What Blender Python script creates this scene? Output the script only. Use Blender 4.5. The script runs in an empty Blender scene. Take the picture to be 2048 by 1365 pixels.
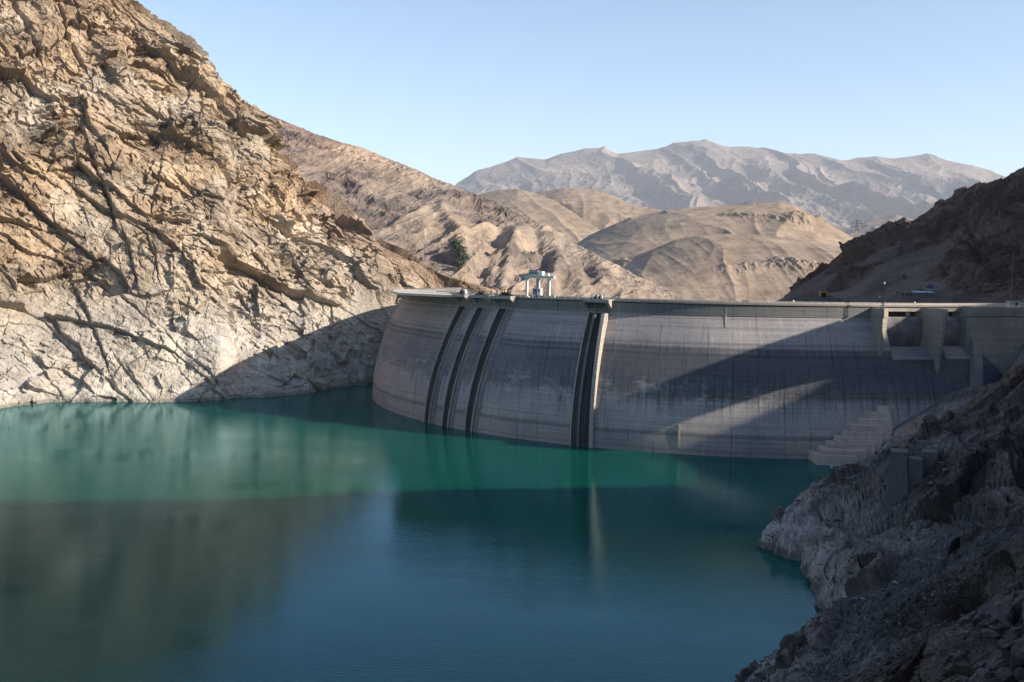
import bpy, math, random
import numpy as np
from mathutils import Vector, Matrix
sc = bpy.context.scene
COL = sc.collection
R = math.radians
# ------------------------------------------------------------------ camera model (2048 x 1365 photograph frame)
F0, HOR, ROLL, HC = 1990.0, 535.0, R(0.9), 76.0
TILT = math.atan((682.5-HOR)/F0)
cR, sR, cT, sT = math.cos(ROLL), math.sin(ROLL), math.cos(TILT), math.sin(TILT)

def ray(x, y):
    a = (np.asarray(x, float)-1024)/F0; b = (682.5-np.asarray(y, float))/F0
    a2 = a*cR-b*sR; b2 = a*sR+b*cR
    return a2, cT+b2*sT, -sT+b2*cT

def P(x, y, Z):
    """point seen at pixel x,y at forward distance Z"""
    dx, dy, dz = ray(x, y); t = np.asarray(Z, float)/dy
    return np.stack([dx*t, dy*t, HC+dz*t], -1)

def G(x, y, h=0.0):
    """point seen at pixel x,y at height h"""
    dx, dy, dz = ray(x, y); t = (h-HC)/dz
    return np.stack([dx*t, dy*t, HC+dz*t], -1)

def Ph(x, Z, h):
    """point in pixel column x at distance Z and height h"""
    y = 535.0+(HC-h)/Z*F0
    for _ in range(4):
        q = P(x, y, Z); y = y+(q[..., 2]-h)/Z*F0
    return P(x, y, Z)

def proj(p):
    X, Y, Z = p[..., 0], p[..., 1], p[..., 2]-HC
    f = Y*cT-Z*sT; u = Y*sT+Z*cT
    a2, b2 = X/f, u/f
    a = a2*cR+b2*sR; b = -a2*sR+b2*cR
    return 1024+a*F0, 682.5-b*F0

cam = bpy.data.cameras.new('camera'); co = bpy.data.objects.new('camera', cam); COL.objects.link(co)
U0 = Vector((0, sT, cT)); R0 = Vector((1, 0, 0)); FW = Vector((0, cT, -sT))
cx = cR*R0+sR*U0; cy = -sR*R0+cR*U0; cz = -FW
m = Matrix((cx, cy, cz)).transposed().to_4x4(); m.translation = (0, 0, HC)
co.matrix_world = m
cam.sensor_width = 36; cam.lens = 36*F0/2048; cam.clip_start = 0.5; cam.clip_end = 60000
sc.camera = co

# ------------------------------------------------------------------ light
AZ, EL = R(19.0), R(24.0)
LX, LY = math.cos(AZ), -math.sin(AZ)            # horizontal direction towards the sun
TE = math.tan(EL)
sun = bpy.data.lights.new('sun', 'SUN'); so = bpy.data.objects.new('sun', sun); COL.objects.link(so)
sun.energy = 4.8; sun.angle = R(0.5); sun.color = (1.0, 0.885, 0.75)
sd = Vector((LX*math.cos(EL), LY*math.cos(EL), math.sin(EL)))
so.rotation_euler = sd.to_track_quat('Z', 'Y').to_euler(); so.location = (300, -100, 500)
w = bpy.data.worlds.new('World'); sc.world = w; w.use_nodes = True
nt = w.node_tree; nt.nodes.clear()
sky = nt.nodes.new('ShaderNodeTexSky'); sky.sky_type = 'NISHITA'; sky.sun_disc = False
sky.sun_elevation = EL; sky.sun_rotation = math.atan2(LX, LY)
sky.altitude = 1700; sky.air_density = 1.0; sky.dust_density = 3.0; sky.ozone_density = 1.2
bg = nt.nodes.new('ShaderNodeBackground'); bg.inputs['Strength'].default_value = 0.115
ow = nt.nodes.new('ShaderNodeOutputWorld')
nt.links.new(sky.outputs[0], bg.inputs[0]); nt.links.new(bg.outputs[0], ow.inputs[0])
sc.view_settings.view_transform = 'Standard'; sc.view_settings.look = 'None'
sc.view_settings.exposure = 1.02; sc.view_settings.gamma = 1.0
sc.render.engine = 'CYCLES'
sc.cycles.use_denoising = True
sc.cycles.max_bounces = 5; sc.cycles.diffuse_bounces = 3; sc.cycles.glossy_bounces = 3
sc.cycles.volume_bounces = 0; sc.cycles.use_adaptive_sampling = True; sc.cycles.adaptive_threshold = 0.01
sc.cycles.caustics_reflective = False; sc.cycles.caustics_refractive = False

# ------------------------------------------------------------------ numpy noise
rs = np.random.RandomState(7)
PERM = np.concatenate([rs.permutation(256)]*3).astype(np.int32)
GR = rs.normal(size=(256, 3)).astype(np.float32); GR /= np.linalg.norm(GR, axis=1)[:, None]
RND = rs.rand(256, 6).astype(np.float32)

def hsh(i, j, k):
    return PERM[(PERM[(PERM[i & 255]+j) & 255]+k) & 255]

def perlin(q):
    q = q.astype(np.float32); i = np.floor(q).astype(np.int32); f = q-i
    u = f*f*f*(f*(f*6-15)+10); out = 0
    for dx in (0, 1):
        wx = u[..., 0] if dx else 1-u[..., 0]
        for dy in (0, 1):
            wy = u[..., 1] if dy else 1-u[..., 1]
            for dz in (0, 1):
                wz = u[..., 2] if dz else 1-u[..., 2]
                g = GR[hsh(i[..., 0]+dx, i[..., 1]+dy, i[..., 2]+dz)]
                d = (f[..., 0]-dx)*g[..., 0]+(f[..., 1]-dy)*g[..., 1]+(f[..., 2]-dz)*g[..., 2]
                out = out+wx*wy*wz*d
    return out*1.6

def fbm(q, n=4, gain=.5):
    a, s, o = 1.0, 0, 0
    for k in range(n):
        o = o+a*perlin(q*(2.03**k)+k*17.3); s += a; a *= gain
    return o/s

def ridged(q, n=4, gain=.5):
    a, s, o = 1.0, 0, 0
    for k in range(n):
        r = 1-np.abs(perlin(q*(2.03**k)+k*9.1))*1.8
        o = o+a*r*r*np.sign(r); s += a; a *= gain
    return o/s

def facet(q, slope=1.0):
    """each Voronoi cell is one tilted plane: broken-rock relief; returns relief and distance to the crack"""
    q = q.astype(np.float32); i = np.floor(q).astype(np.int32); f = q-i
    b1 = np.full(q.shape[:-1], 9., np.float32); b2 = b1.copy(); val = np.zeros_like(b1)
    for dx in (-1, 0, 1):
        for dy in (-1, 0, 1):
            for dz in (-1, 0, 1):
                r = RND[hsh(i[..., 0]+dx, i[..., 1]+dy, i[..., 2]+dz)]
                vx = f[..., 0]-dx-r[..., 0]; vy = f[..., 1]-dy-r[..., 1]; vz = f[..., 2]-dz-r[..., 2]
                d = vx*vx+vy*vy+vz*vz
                v = (r[..., 3]-.5)+slope*((r[..., 4]-.5)*vx*2+(r[..., 5]-.5)*vy*2)
                c = d < b1
                b2 = np.where(c, b1, np.minimum(b2, d)); val = np.where(c, v, val); b1 = np.where(c, d, b1)
    return val, np.sqrt(b2)-np.sqrt(b1)

def sstep(a, b, x):
    t = np.clip((x-a)/(b-a), 0, 1); return t*t*(3-2*t)

# ------------------------------------------------------------------ materials
def new_mat(name):
    m = bpy.data.materials.new(name); m.use_nodes = True
    t = m.node_tree; t.nodes.clear()
    o = t.nodes.new('ShaderNodeOutputMaterial'); b = t.nodes.new('ShaderNodeBsdfPrincipled')
    t.links.new(b.outputs[0], o.inputs['Surface']); b.inputs['Specular IOR Level'].default_value = .2
    b.inputs['Roughness'].default_value = .9
    return m, t, b

class NT:
    def __init__(s, t): s.t = t
    def n(s, kind, **kw):
        nd = s.t.nodes.new(kind)
        for k, v in kw.items():
            if k.startswith('_'): setattr(nd, k[1:], v)
            else: s.put(nd.inputs[k.replace('__', ' ')], v)
        return nd
    def put(s, sock, v):
        if isinstance(v, bpy.types.NodeSocket): s.t.links.new(v, sock)
        elif isinstance(v, bpy.types.Node): s.t.links.new(v.outputs[0], sock)
        else: sock.default_value = v
    def math(s, op, a, b=0.0, c=0.0):
        nd = s.t.nodes.new('ShaderNodeMath'); nd.operation = op
        s.put(nd.inputs[0], a); s.put(nd.inputs[1], b)
        if op in ('MULTIPLY_ADD', 'SMOOTH_MIN'): s.put(nd.inputs[2], c)
        return nd.outputs[0]
    def mix(s, f, a, b, mode='MIX'):
        nd = s.t.nodes.new('ShaderNodeMix'); nd.data_type = 'RGBA'; nd.blend_type = mode
        s.put(nd.inputs['Factor'], f)
        for sock, v in ((nd.inputs[6], a), (nd.inputs[7], b)):
            if isinstance(v, tuple) and len(v) == 3: v = v+(1,)
            s.put(sock, v)
        return nd.outputs[2]
    def vmap(s, vec, scale, rot=(0, 0, 0), loc=(0, 0, 0)):
        nd = s.t.nodes.new('ShaderNodeMapping'); s.put(nd.inputs[0], vec)
        nd.inputs['Scale'].default_value = scale; nd.inputs['Rotation'].default_value = rot; nd.inputs['Location'].default_value = loc
        return nd.outputs[0]
    def noise(s, vec, scale, detail=4, rough=.55):
        nd = s.n('ShaderNodeTexNoise', Vector=vec, Scale=scale, Detail=detail, Roughness=rough); return nd.outputs[0]
    def ramp(s, fac, pts, interp='LINEAR'):
        nd = s.t.nodes.new('ShaderNodeValToRGB'); nd.color_ramp.interpolation = interp
        e = nd.color_ramp.elements
        while len(e) > 1: e.remove(e[-1])
        e[0].position = pts[0][0]; e[0].color = tuple(pts[0][1])+(1,) if len(pts[0][1]) == 3 else pts[0][1]
        for p, c in pts[1:]:
            k = e.new(p); k.color = tuple(c)+(1,)
        s.put(nd.inputs[0], fac); return nd.outputs[0]
    def pos(s):
        return s.t.nodes.new('ShaderNodeNewGeometry').outputs['Position']

def g3(v): return (v, v, v)

def rock_mat(name, cols, scale=.05, bump=.5, bscale=.6, ring=None, strata=None, tint=False, bdist=1.0):
    m, t, b = new_mat(name); N = NT(t); pos = N.pos()
    f = N.noise(pos, scale, 7, .62)
    c = N.ramp(f, [(.34, cols[0]), (.46, cols[1]), (.56, cols[2]), (.68, cols[3])])
    f2 = N.noise(pos, scale*9, 5, .7)
    c = N.mix(1.0, c, N.ramp(f2, [(.32, g3(.62)), (.5, g3(1.0)), (.68, g3(1.22))]), 'MULTIPLY')
    if strata:
        s1 = N.noise(N.vmap(pos, strata['scale'], strata['rot']), 1.0, 5, .65)
        c = N.mix(strata.get('amt', .7), c, N.ramp(s1, [(.36, strata['c'][0]), (.5, g3(1.0)), (.64, strata['c'][1])]), 'MULTIPLY')
    if ring:
        z = t.nodes.new('ShaderNodeSeparateXYZ'); N.put(z.inputs[0], pos)
        zz = N.math('ADD', z.outputs[2], N.math('MULTIPLY', N.math('SUBTRACT', N.noise(pos, .02, 5), .5), ring.get('wob', 18)))
        k = N.ramp(N.math('DIVIDE', zz, 100.0), [(ring['lo']/100, g3(1)), (ring['hi']/100, g3(0))])
        pale = N.mix(1.0, N.ramp(N.noise(pos, scale*2.2, 6, .6), [(.35, ring['c'][0]), (.65, ring['c'][1])]),
                     N.ramp(f2, [(.32, g3(.72)), (.5, g3(1.0)), (.68, g3(1.12))]), 'MULTIPLY')
        c = N.mix(N.math('MULTIPLY', k, ring.get('amt', .85)), c, pale)
        # thin old water lines at the foot
        k2 = N.ramp(N.math('DIVIDE', z.outputs[2], 100.0), [(0.012, g3(.62)), (0.02, g3(1.05)), (.066, g3(1.34)), (.078, g3(1.0))])
        c = N.mix(1.0, c, k2, 'MULTIPLY')
    if tint:
        a = t.nodes.new('ShaderNodeAttribute'); a.attribute_name = 'tint'
        c = N.mix(1.0, c, a.outputs['Color'], 'MULTIPLY')
    N.put(b.inputs['Base Color'], c)
    h1 = N.noise(pos, bscale, 8, .7)
    vo = N.n('ShaderNodeTexVoronoi', Vector=pos, Scale=bscale*.8)
    vo.feature = 'DISTANCE_TO_EDGE'
    h = N.math('ADD', h1, N.math('MULTIPLY', N.math('MINIMUM', vo.outputs[0], .25), .9))
    bp = N.n('ShaderNodeBump', Strength=bump, Distance=bdist, Height=h)
    N.put(b.inputs['Normal'], bp.outputs[0])
    return m

def flat_mat(name, col, rough=.7, metal=0.0, var=.25, scale=1.5, spec=.3):
    m, t, b = new_mat(name); N = NT(t); pos = N.pos()
    f = N.noise(pos, scale, 5, .65)
    lo = tuple(c*(1-var) for c in col); hi = tuple(min(1, c*(1+var)) for c in col)
    N.put(b.inputs['Base Color'], N.ramp(f, [(.3, lo), (.7, hi)]))
    b.inputs['Roughness'].default_value = rough; b.inputs['Metallic'].default_value = metal
    b.inputs['Specular IOR Level'].default_value = spec
    return m

# ------------------------------------------------------------------ mesh helpers
def tag(o, label=None, cat=None, group=None, kind=None):
    for k, v in (('label', label), ('category', cat), ('group', group), ('kind', kind)):
        if v: o[k] = v
    return o

def link(name, me, mats, parent=None):
    o = bpy.data.objects.new(name, me); COL.objects.link(o)
    for mt in (mats if isinstance(mats, (list, tuple)) else [mats]): me.materials.append(mt)
    if parent: o.parent = parent
    return o

def empty(name, label, cat, loc=(0, 0, 0), group=None):
    o = bpy.data.objects.new(name, None); COL.objects.link(o); o.location = loc
    return tag(o, label, cat, group)

def grid_obj(name, pts, mat, uv=None, tint=None, smooth=False, parent=None):
    nv, nu = pts.shape[:2]
    idx = np.arange(nv*nu).reshape(nv, nu)
    q = np.stack([idx[:-1, :-1], idx[:-1, 1:], idx[1:, 1:], idx[1:, :-1]], -1).reshape(-1, 4)
    me = bpy.data.meshes.new(name)
    me.vertices.add(nv*nu); me.vertices.foreach_set('co', pts.astype(np.float32).ravel())
    me.loops.add(q.size); me.loops.foreach_set('vertex_index', q.ravel().astype(np.int32))
    me.polygons.add(len(q)); me.polygons.foreach_set('loop_start', np.arange(0, q.size, 4, dtype=np.int32))
    me.polygons.foreach_set('loop_total', np.full(len(q), 4, np.int32))
    me.polygons.foreach_set('use_smooth', np.full(len(q), smooth))
    me.update(calc_edges=True)
    if uv is not None:
        l = me.uv_layers.new(name='UVMap'); l.data.foreach_set('uv', uv.reshape(-1, 2)[q.ravel()].astype(np.float32).ravel())
    if tint is not None:
        a = me.color_attributes.new('tint', 'FLOAT_COLOR', 'POINT')
        c = np.concatenate([tint.reshape(-1, 3), np.ones((nv*nu, 1))], 1); a.data.foreach_set('color', c.astype(np.float32).ravel())
    return link(name, me, mat, parent)

class MB:
    """collects simple solids into one mesh"""
    def __init__(s): s.v = []; s.f = []
    def add(s, vs, fs):
        n = len(s.v); s.v += [tuple(map(float, p)) for p in vs]; s.f += [tuple(i+n for i in f) for f in fs]
    def hexa(s, b, t):
        s.add(list(b)+list(t), [(3, 2, 1, 0), (4, 5, 6, 7), (0, 1, 5, 4), (1, 2, 6, 5), (2, 3, 7, 6), (3, 0, 4, 7)])
    def box(s, c, size, ang=0.0):
        hx, hy, hz = size[0]/2, size[1]/2, size[2]/2; ca, sa = math.cos(ang), math.sin(ang)
        def q(x, y, z): return (c[0]+x*ca-y*sa, c[1]+x*sa+y*ca, c[2]+z)
        s.hexa([q(-hx, -hy, -hz), q(hx, -hy, -hz), q(hx, hy, -hz), q(-hx, hy, -hz)],
               [q(-hx, -hy, hz), q(hx, -hy, hz), q(hx, hy, hz), q(-hx, hy, hz)])
    def tube(s, a, b, r0, r1=None, n=8):
        r1 = r0 if r1 is None else r1
        a, b = Vector(a), Vector(b); d = (b-a).normalized(); u = d.orthogonal().normalized(); v = d.cross(u)
        vs = [a+(u*math.cos(k*6.2832/n)+v*math.sin(k*6.2832/n))*r0 for k in range(n)]+[b+(u*math.cos(k*6.2832/n)+v*math.sin(k*6.2832/n))*r1 for k in range(n)]
        s.add(vs, [(k, (k+1) % n, n+(k+1) % n, n+k) for k in range(n)]+[tuple(range(n-1, -1, -1)), tuple(range(n, 2*n))])
    def prism(s, poly, z0, z1):
        n = len(poly)
        s.add([(x, y, z0) for x, y in poly]+[(x, y, z1) for x, y in poly],
              [(k, (k+1) % n, n+(k+1) % n, n+k) for k in range(n)]+[tuple(range(n-1, -1, -1)), tuple(range(n, 2*n))])
    def build(s, name, mat, parent=None, bevel=0.0):
        me = bpy.data.meshes.new(name); me.from_pydata(s.v, [], s.f); me.update()
        o = link(name, me, mat, parent)
        if bevel:
            b = o.modifiers.new('bevel', 'BEVEL'); b.width = bevel; b.segments = 1; b.limit_method = 'ANGLE'
        return o

def normals(p):
    du = np.gradient(p, axis=1); dv = np.gradient(p, axis=0)
    n = np.cross(du, dv); n /= np.linalg.norm(n, axis=-1, keepdims=True)+1e-9
    return n

def col_interp(keys, x):
    k = np.array(keys, float); return [np.interp(x, k[:, 0], k[:, j]) for j in range(1, k.shape[1])]

def loft(x, rows, counts):
    """rows: list of (len(x),3) arrays, counts: subdivisions between neighbours"""
    out = []
    for a, b, n in zip(rows[:-1], rows[1:], counts):
        t = np.linspace(0, 1, n, endpoint=False)[:, None, None]
        out.append(a[None]*(1-t)+b[None]*t)
    out.append(rows[-1][None])
    p = np.concatenate(out, 0)
    # smooth the joints between the control rows
    for _ in range(12):
        q = p.copy(); q[1:-1] = (p[:-2]+2*p[1:-1]+p[2:])/4; p = q
    return p

def strokes(px, py, lst):
    """list of (points, width, groove depth, step height, reach); step raises the right-hand / upper side"""
    d = np.zeros(px.shape)
    for pts, wd, gd, st, reach in lst:
        best = np.full(px.shape, 1e9); sg = np.zeros(px.shape)
        for (x0, y0), (x1, y1) in zip(pts[:-1], pts[1:]):
            vx, vy = x1-x0, y1-y0; L2 = vx*vx+vy*vy
            t = np.clip(((px-x0)*vx+(py-y0)*vy)/L2, 0, 1)
            ex, ey = px-(x0+t*vx), py-(y0+t*vy); e = np.hypot(ex, ey)
            s_ = np.sign(ex*vy-ey*vx)      # + on the right-hand / upper side when drawn downwards
            c = e < best; best = np.where(c, e, best); sg = np.where(c, s_, sg)
        d += -gd*np.exp(-(best/wd)**2)+np.where(sg > 0, st*np.exp(-best/reach)*sstep(0, 3, best), -.35*st*np.exp(-best/(reach*.4)))
    return d

TERR = {}
def settle(name, x, y):
    """first point of a terrain seen at pixel x,y"""
    p, X, Y = TERR[name]
    k = (np.abs(X-x) < 5) & (np.abs(Y-y) < 4)
    if not k.any():
        i = np.argmin((X-x)**2+(Y-y)**2)
        return p.reshape(-1, 3)[i]
    q = p[k]; return q[np.argmin(q[:, 1])]
def remember(name, p):
    X, Y = proj(p); TERR[name] = (p, X, Y)

# ================================================================== MATERIALS
M = {}
M['cliff'] = rock_mat('cliff_rock', [(.19, .15, .108), (.29, .235, .175), (.38, .315, .24), (.46, .395, .315)], .035, .7, .55,
    ring=dict(lo=36, hi=62, c=[(.31, .28, .24), (.47, .435, .38)], wob=14), tint=True, bdist=1.4)
M['ridge'] = rock_mat('ridge_rock', [(.14, .11, .088), (.20, .16, .125), (.25, .20, .153), (.30, .24, .185)], .012, .35, .15, tint=True, bdist=3)
M['hill'] = rock_mat('dry_hill', [(.235, .178, .13), (.275, .21, .153), (.305, .232, .17), (.335, .256, .188)], .004, .35, .06, tint=True, bdist=3)
M['far'] = rock_mat('far_mountain', [(.12, .10, .09), (.165, .135, .12), (.21, .165, .135), (.26, .20, .16)], .0013, .6, .012, tint=True, bdist=20)
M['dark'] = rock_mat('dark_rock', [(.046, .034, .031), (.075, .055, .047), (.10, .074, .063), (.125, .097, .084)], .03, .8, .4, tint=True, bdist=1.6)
M['bank'] = rock_mat('bank_rock', [(.040, .034, .032), (.066, .056, .052), (.092, .079, .072), (.135, .119, .110)], .06, .8, .9,
    ring=dict(lo=6, hi=26, c=[(.145, .13, .122), (.30, .275, .258)], wob=14, amt=.8), tint=True, bdist=.8)
M['rubble'] = rock_mat('rubble_stone', [(.04, .036, .036), (.06, .054, .054), (.085, .08, .08), (.13, .125, .125)], .5, .4, 2.0, bdist=.2, tint=True)

# ================================================================== LEFT CLIFF
def left_cliff():
    nu = 820
    x = np.concatenate([np.linspace(-900, -30, 90, endpoint=False), np.linspace(-30, 1080, nu)])
    K = [(-900, -330, 330), (-600, -318, 400), (-300, -300, 455), (0, -263, 508), (80, -250, 519), (150, -233, 526), (250, -212, 533),
         (350, -186, 540), (440, -161, 545), (470, -158, 562), (520, -142, 566), (560, -132, 572), (620, -117, 577), (680, -106, 600),
         (740, -92, 638), (770, -86, 655), (800, -80, 660), (900, -48, 700), (1080, 10, 760)]
    bx, by = col_interp(K, x)
    r1 = np.stack([bx, by, np.zeros_like(bx)], -1)
    r0 = r1+np.stack([bx*0+3, by*0-14, bx*0-16], -1)
    zb = by
    Km = [(-900, 60), (0, 58), (300, 60), (440, 62), (600, 66), (700, 50), (745, 30), (765, 30), (785, 42), (850, 45), (1080, 40)]
    zm = zb+col_interp(Km, x)[0]*.85
    r2 = Ph(x, zm, 58+0*x)
    # stony gully beside the dam sits back from the buttress
    Kr = [(-900, -980, 760), (-400, -560, 750), (-200, -400, 745), (-100, -300, 742), (100, -130, 742), (200, -62, 742), (265, 0, 742), (300, 28, 742), (330, 45, 742),
          (385, 90, 742), (412, 112, 742), (430, 135, 742), (440, 160, 742), (460, 190, 742), (475, 203, 742), (490, 207, 742), (505, 216, 742), (520, 235, 742), (528, 262, 742),
          (545, 280, 740), (560, 312, 738), (590, 345, 736), (620, 372, 734), (655, 403, 732), (700, 435, 730), (740, 470, 726), (770, 490, 724),
          (800, 503, 722), (840, 522, 722), (880, 548, 724), (920, 560, 728), (960, 573, 738), (1000, 590, 752), (1080, 612, 790)]
    ry, rz = col_interp(Kr, x)
    r4 = P(x, ry, rz)
    z3 = zm+(rz-zm)*.42
    h3 = r2[:, 2]+(r4[:, 2]-r2[:, 2])*.47
    r3 = Ph(x, z3, h3)
    r5 = r4+np.stack([0*x, 0*x+60, 0*x-80], -1); r6 = r4+np.stack([0*x, 0*x+400, 0*x-420], -1)
    p = loft(x, [r0, r1, r2, r3, r4, r5, r6], [16, 170, 230, 280, 30, 12])
    px, py = proj(p); n = normals(p)
    n[..., 2] *= .6; n /= np.linalg.norm(n, axis=-1, keepdims=True)
    n *= np.where((n[..., 1] > 0), -1, 1)[..., None]
    s = p[..., 0]*.9+p[..., 1]*.42; z = p[..., 2]; c = -p[..., 0]*.42+p[..., 1]*.9
    ph = R(41)
    a = s*math.cos(ph)-z*math.sin(ph); b = s*math.sin(ph)+z*math.cos(ph)
    q = np.stack([a/2.6, b, c], -1)
    wq = np.stack([fbm(q/37+5, 3), fbm(q/37+55, 3), fbm(q/37+99, 3)], -1)*9
    f1, e1 = facet((q+wq)/36, 1.7)
    q2 = np.stack([a/1.7, b, c], -1)+wq*.4
    f2, e2 = facet(q2/15+11, 1.7)
    ang = R(-62); a3 = s*math.cos(ang)-z*math.sin(ang); b3 = s*math.sin(ang)+z*math.cos(ang)
    f3, e3 = facet(np.stack([a3/2, b3, c], -1)/7.5+31+wq*.05, 1.4)
    f4, e4 = facet(np.stack([a/1.8, b, c], -1)/3.2+71, 1.4)
    low = fbm(p/90, 3)
    rough = np.clip(.75+1.6*fbm(p/60+33, 3), .25, 1.5)
    wet = sstep(66, 40, z)                      # old lake bed zone is washed smoother
    wet2 = sstep(14, 6, z)
    k = (1-.42*wet)*(1-.25*wet2)
    sm = .62+.50*sstep(-.16, .20, fbm(q/34+61, 3)); sm2 = .65+.45*sstep(-.15, .15, fbm(q2/21+161, 3))
    f2 = f2*(.55+.5*sm); f3 = f3*sm; f4 = f4*sm*sm2
    d = low*16+f1*8.5*k+f2*5.5*rough*k+f3*3.4*rough*k+f4*1.9*k+fbm(q/4.5, 3)*1.6+ridged(q2/9, 3)*2.2*k*sm
    d -= np.exp(-(e1/.012)**2)*1.2*k
    S = [([(8, 428), (105, 491), (176, 542), (294, 642), (411, 743), (455, 795)], 4, 3.5, 5, 60),
         ([(227, 432), (336, 495), (420, 575), (525, 655), (590, 700)], 5, 4, 6, 55),
         ([(0, 556), (55, 605), (109, 655), (168, 714), (262, 805)], 6, 4, 6, 45),
         ([(20, 680), (67, 701), (88, 739), (121, 781)], 4, 3, 4, 30),
         ([(150, 380), (205, 425), (290, 455), (345, 500)], 9, 7, 9, 40),
         ([(185, 320), (205, 370), (228, 440)], 10, 8, 12, 40),
         ([(165, 215), (175, 262), (205, 305)], 10, 7, 12, 35),
         ([(165, 165), (205, 190), (235, 215), (310, 265)], 7, 6, 7, 35),
         ([(120, 25), (140, 75), (165, 115)], 8, 6, 11, 30),
         ([(28, 5), (55, 50), (80, 105)], 8, 6, 9, 30),
         ([(240, 200), (265, 232), (300, 245)], 6, 5, 6, 25),
         ([(350, 285), (375, 295), (400, 300)], 5, 4, 5, 20),
         ([(430, 290), (455, 295), (475, 312)], 5, 5, 6, 20),
         ([(320, 340), (310, 390), (300, 440)], 5, 4, 6, 28),
         ([(360, 350), (395, 390), (440, 420)], 4, 3, 5, 28),
         ([(250, 480), (262, 520), (275, 570)], 5, 4, 7, 25),
         ([(295, 490), (308, 520), (318, 560)], 4, 3, 5, 20),
         ([(150, 570), (170, 620), (200, 690), (215, 730)], 7, 6, 9, 35),
         ([(235, 720), (255, 750), (280, 775)], 5, 4, 5, 22),
         ([(0, 320), (20, 345), (45, 370)], 6, 5, 8, 25),
         ([(500, 575), (525, 595), (540, 600)], 6, 6, 7, 22),
         ([(505, 660), (470, 700), (440, 745), (432, 770)], 6, 5, -7, 40),
         ([(690, 430), (702, 455), (725, 480)], 5, 5, 7, 25),
         ([(540, 370), (600, 400), (640, 440)], 4, 3, 4, 25),
         ([(765, 500), (770, 545), (768, 585), (778, 610)], 9, 13, -9, 25),
         ([(830, 545), (845, 570), (858, 588)], 5, 5, 5, 18),
         ([(585, 520), (610, 560), (640, 600)], 4, 3, 4, 25),
         ([(600, 700), (640, 730), (660, 760)], 5, 4, 5, 25)]
    S = [(a_, wd*.4, gd*.4, st*.34, re_) for a_, wd, gd, st, re_ in S]
    d += strokes(px+fbm(p/9, 3)*5, py+fbm(p/9+7, 3)*5, S)*(1-.35*wet)
    tal = np.exp(-(((px-735)/48)**2+((py-612)/34)**2)**2)   # talus fan
    d = d*(1-.8*tal)+tal*fbm(p/2.2, 3)*1.0
    fade = sstep(0, 30, ry[None]-py+60)
    amp = np.where(py < ry[None]+25, .62, 1.0)
    fr_ = sstep(716, 698, np.arange(p.shape[0]))[:, None]; d = d*(.45+.55*fr_); p[..., 2] -= 12*(1-fr_)
    amp = amp*(1-.6*sstep(700, 760, px)*sstep(60, 20, py-ry[None]))
    p = p+n*(d*amp)[..., None]*.86
    # tint
    t = np.ones(p.shape)
    g = fbm(p/30+3, 4)[..., None]
    t *= 1+np.concatenate([g*.32, g*.28, g*.18], -1)
    red = np.clip(sstep(.1, .5, fbm(p/55+70, 3)*1.4+.25), 0, 1)[..., None]*sstep(60, 80, z)[..., None]
    t *= 1-red*np.array([.08, .16, .25])
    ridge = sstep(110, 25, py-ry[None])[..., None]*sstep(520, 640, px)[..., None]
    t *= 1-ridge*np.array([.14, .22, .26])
    grime = np.clip(sstep(.18, .42, fbm(q/9+13, 4)), 0, 1)[..., None]*sstep(58, 75, z)[..., None]
    t *= 1-grime*np.array([.42, .47, .48])
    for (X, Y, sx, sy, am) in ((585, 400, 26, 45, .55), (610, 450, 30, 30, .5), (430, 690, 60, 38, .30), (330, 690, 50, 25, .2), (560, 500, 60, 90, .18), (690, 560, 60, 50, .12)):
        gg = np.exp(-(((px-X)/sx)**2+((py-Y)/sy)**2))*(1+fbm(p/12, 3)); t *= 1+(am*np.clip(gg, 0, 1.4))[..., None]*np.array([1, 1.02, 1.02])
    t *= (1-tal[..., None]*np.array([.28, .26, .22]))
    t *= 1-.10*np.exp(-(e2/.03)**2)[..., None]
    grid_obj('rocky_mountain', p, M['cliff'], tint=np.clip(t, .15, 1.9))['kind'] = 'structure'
    remember('left', p)
left_cliff()

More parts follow.
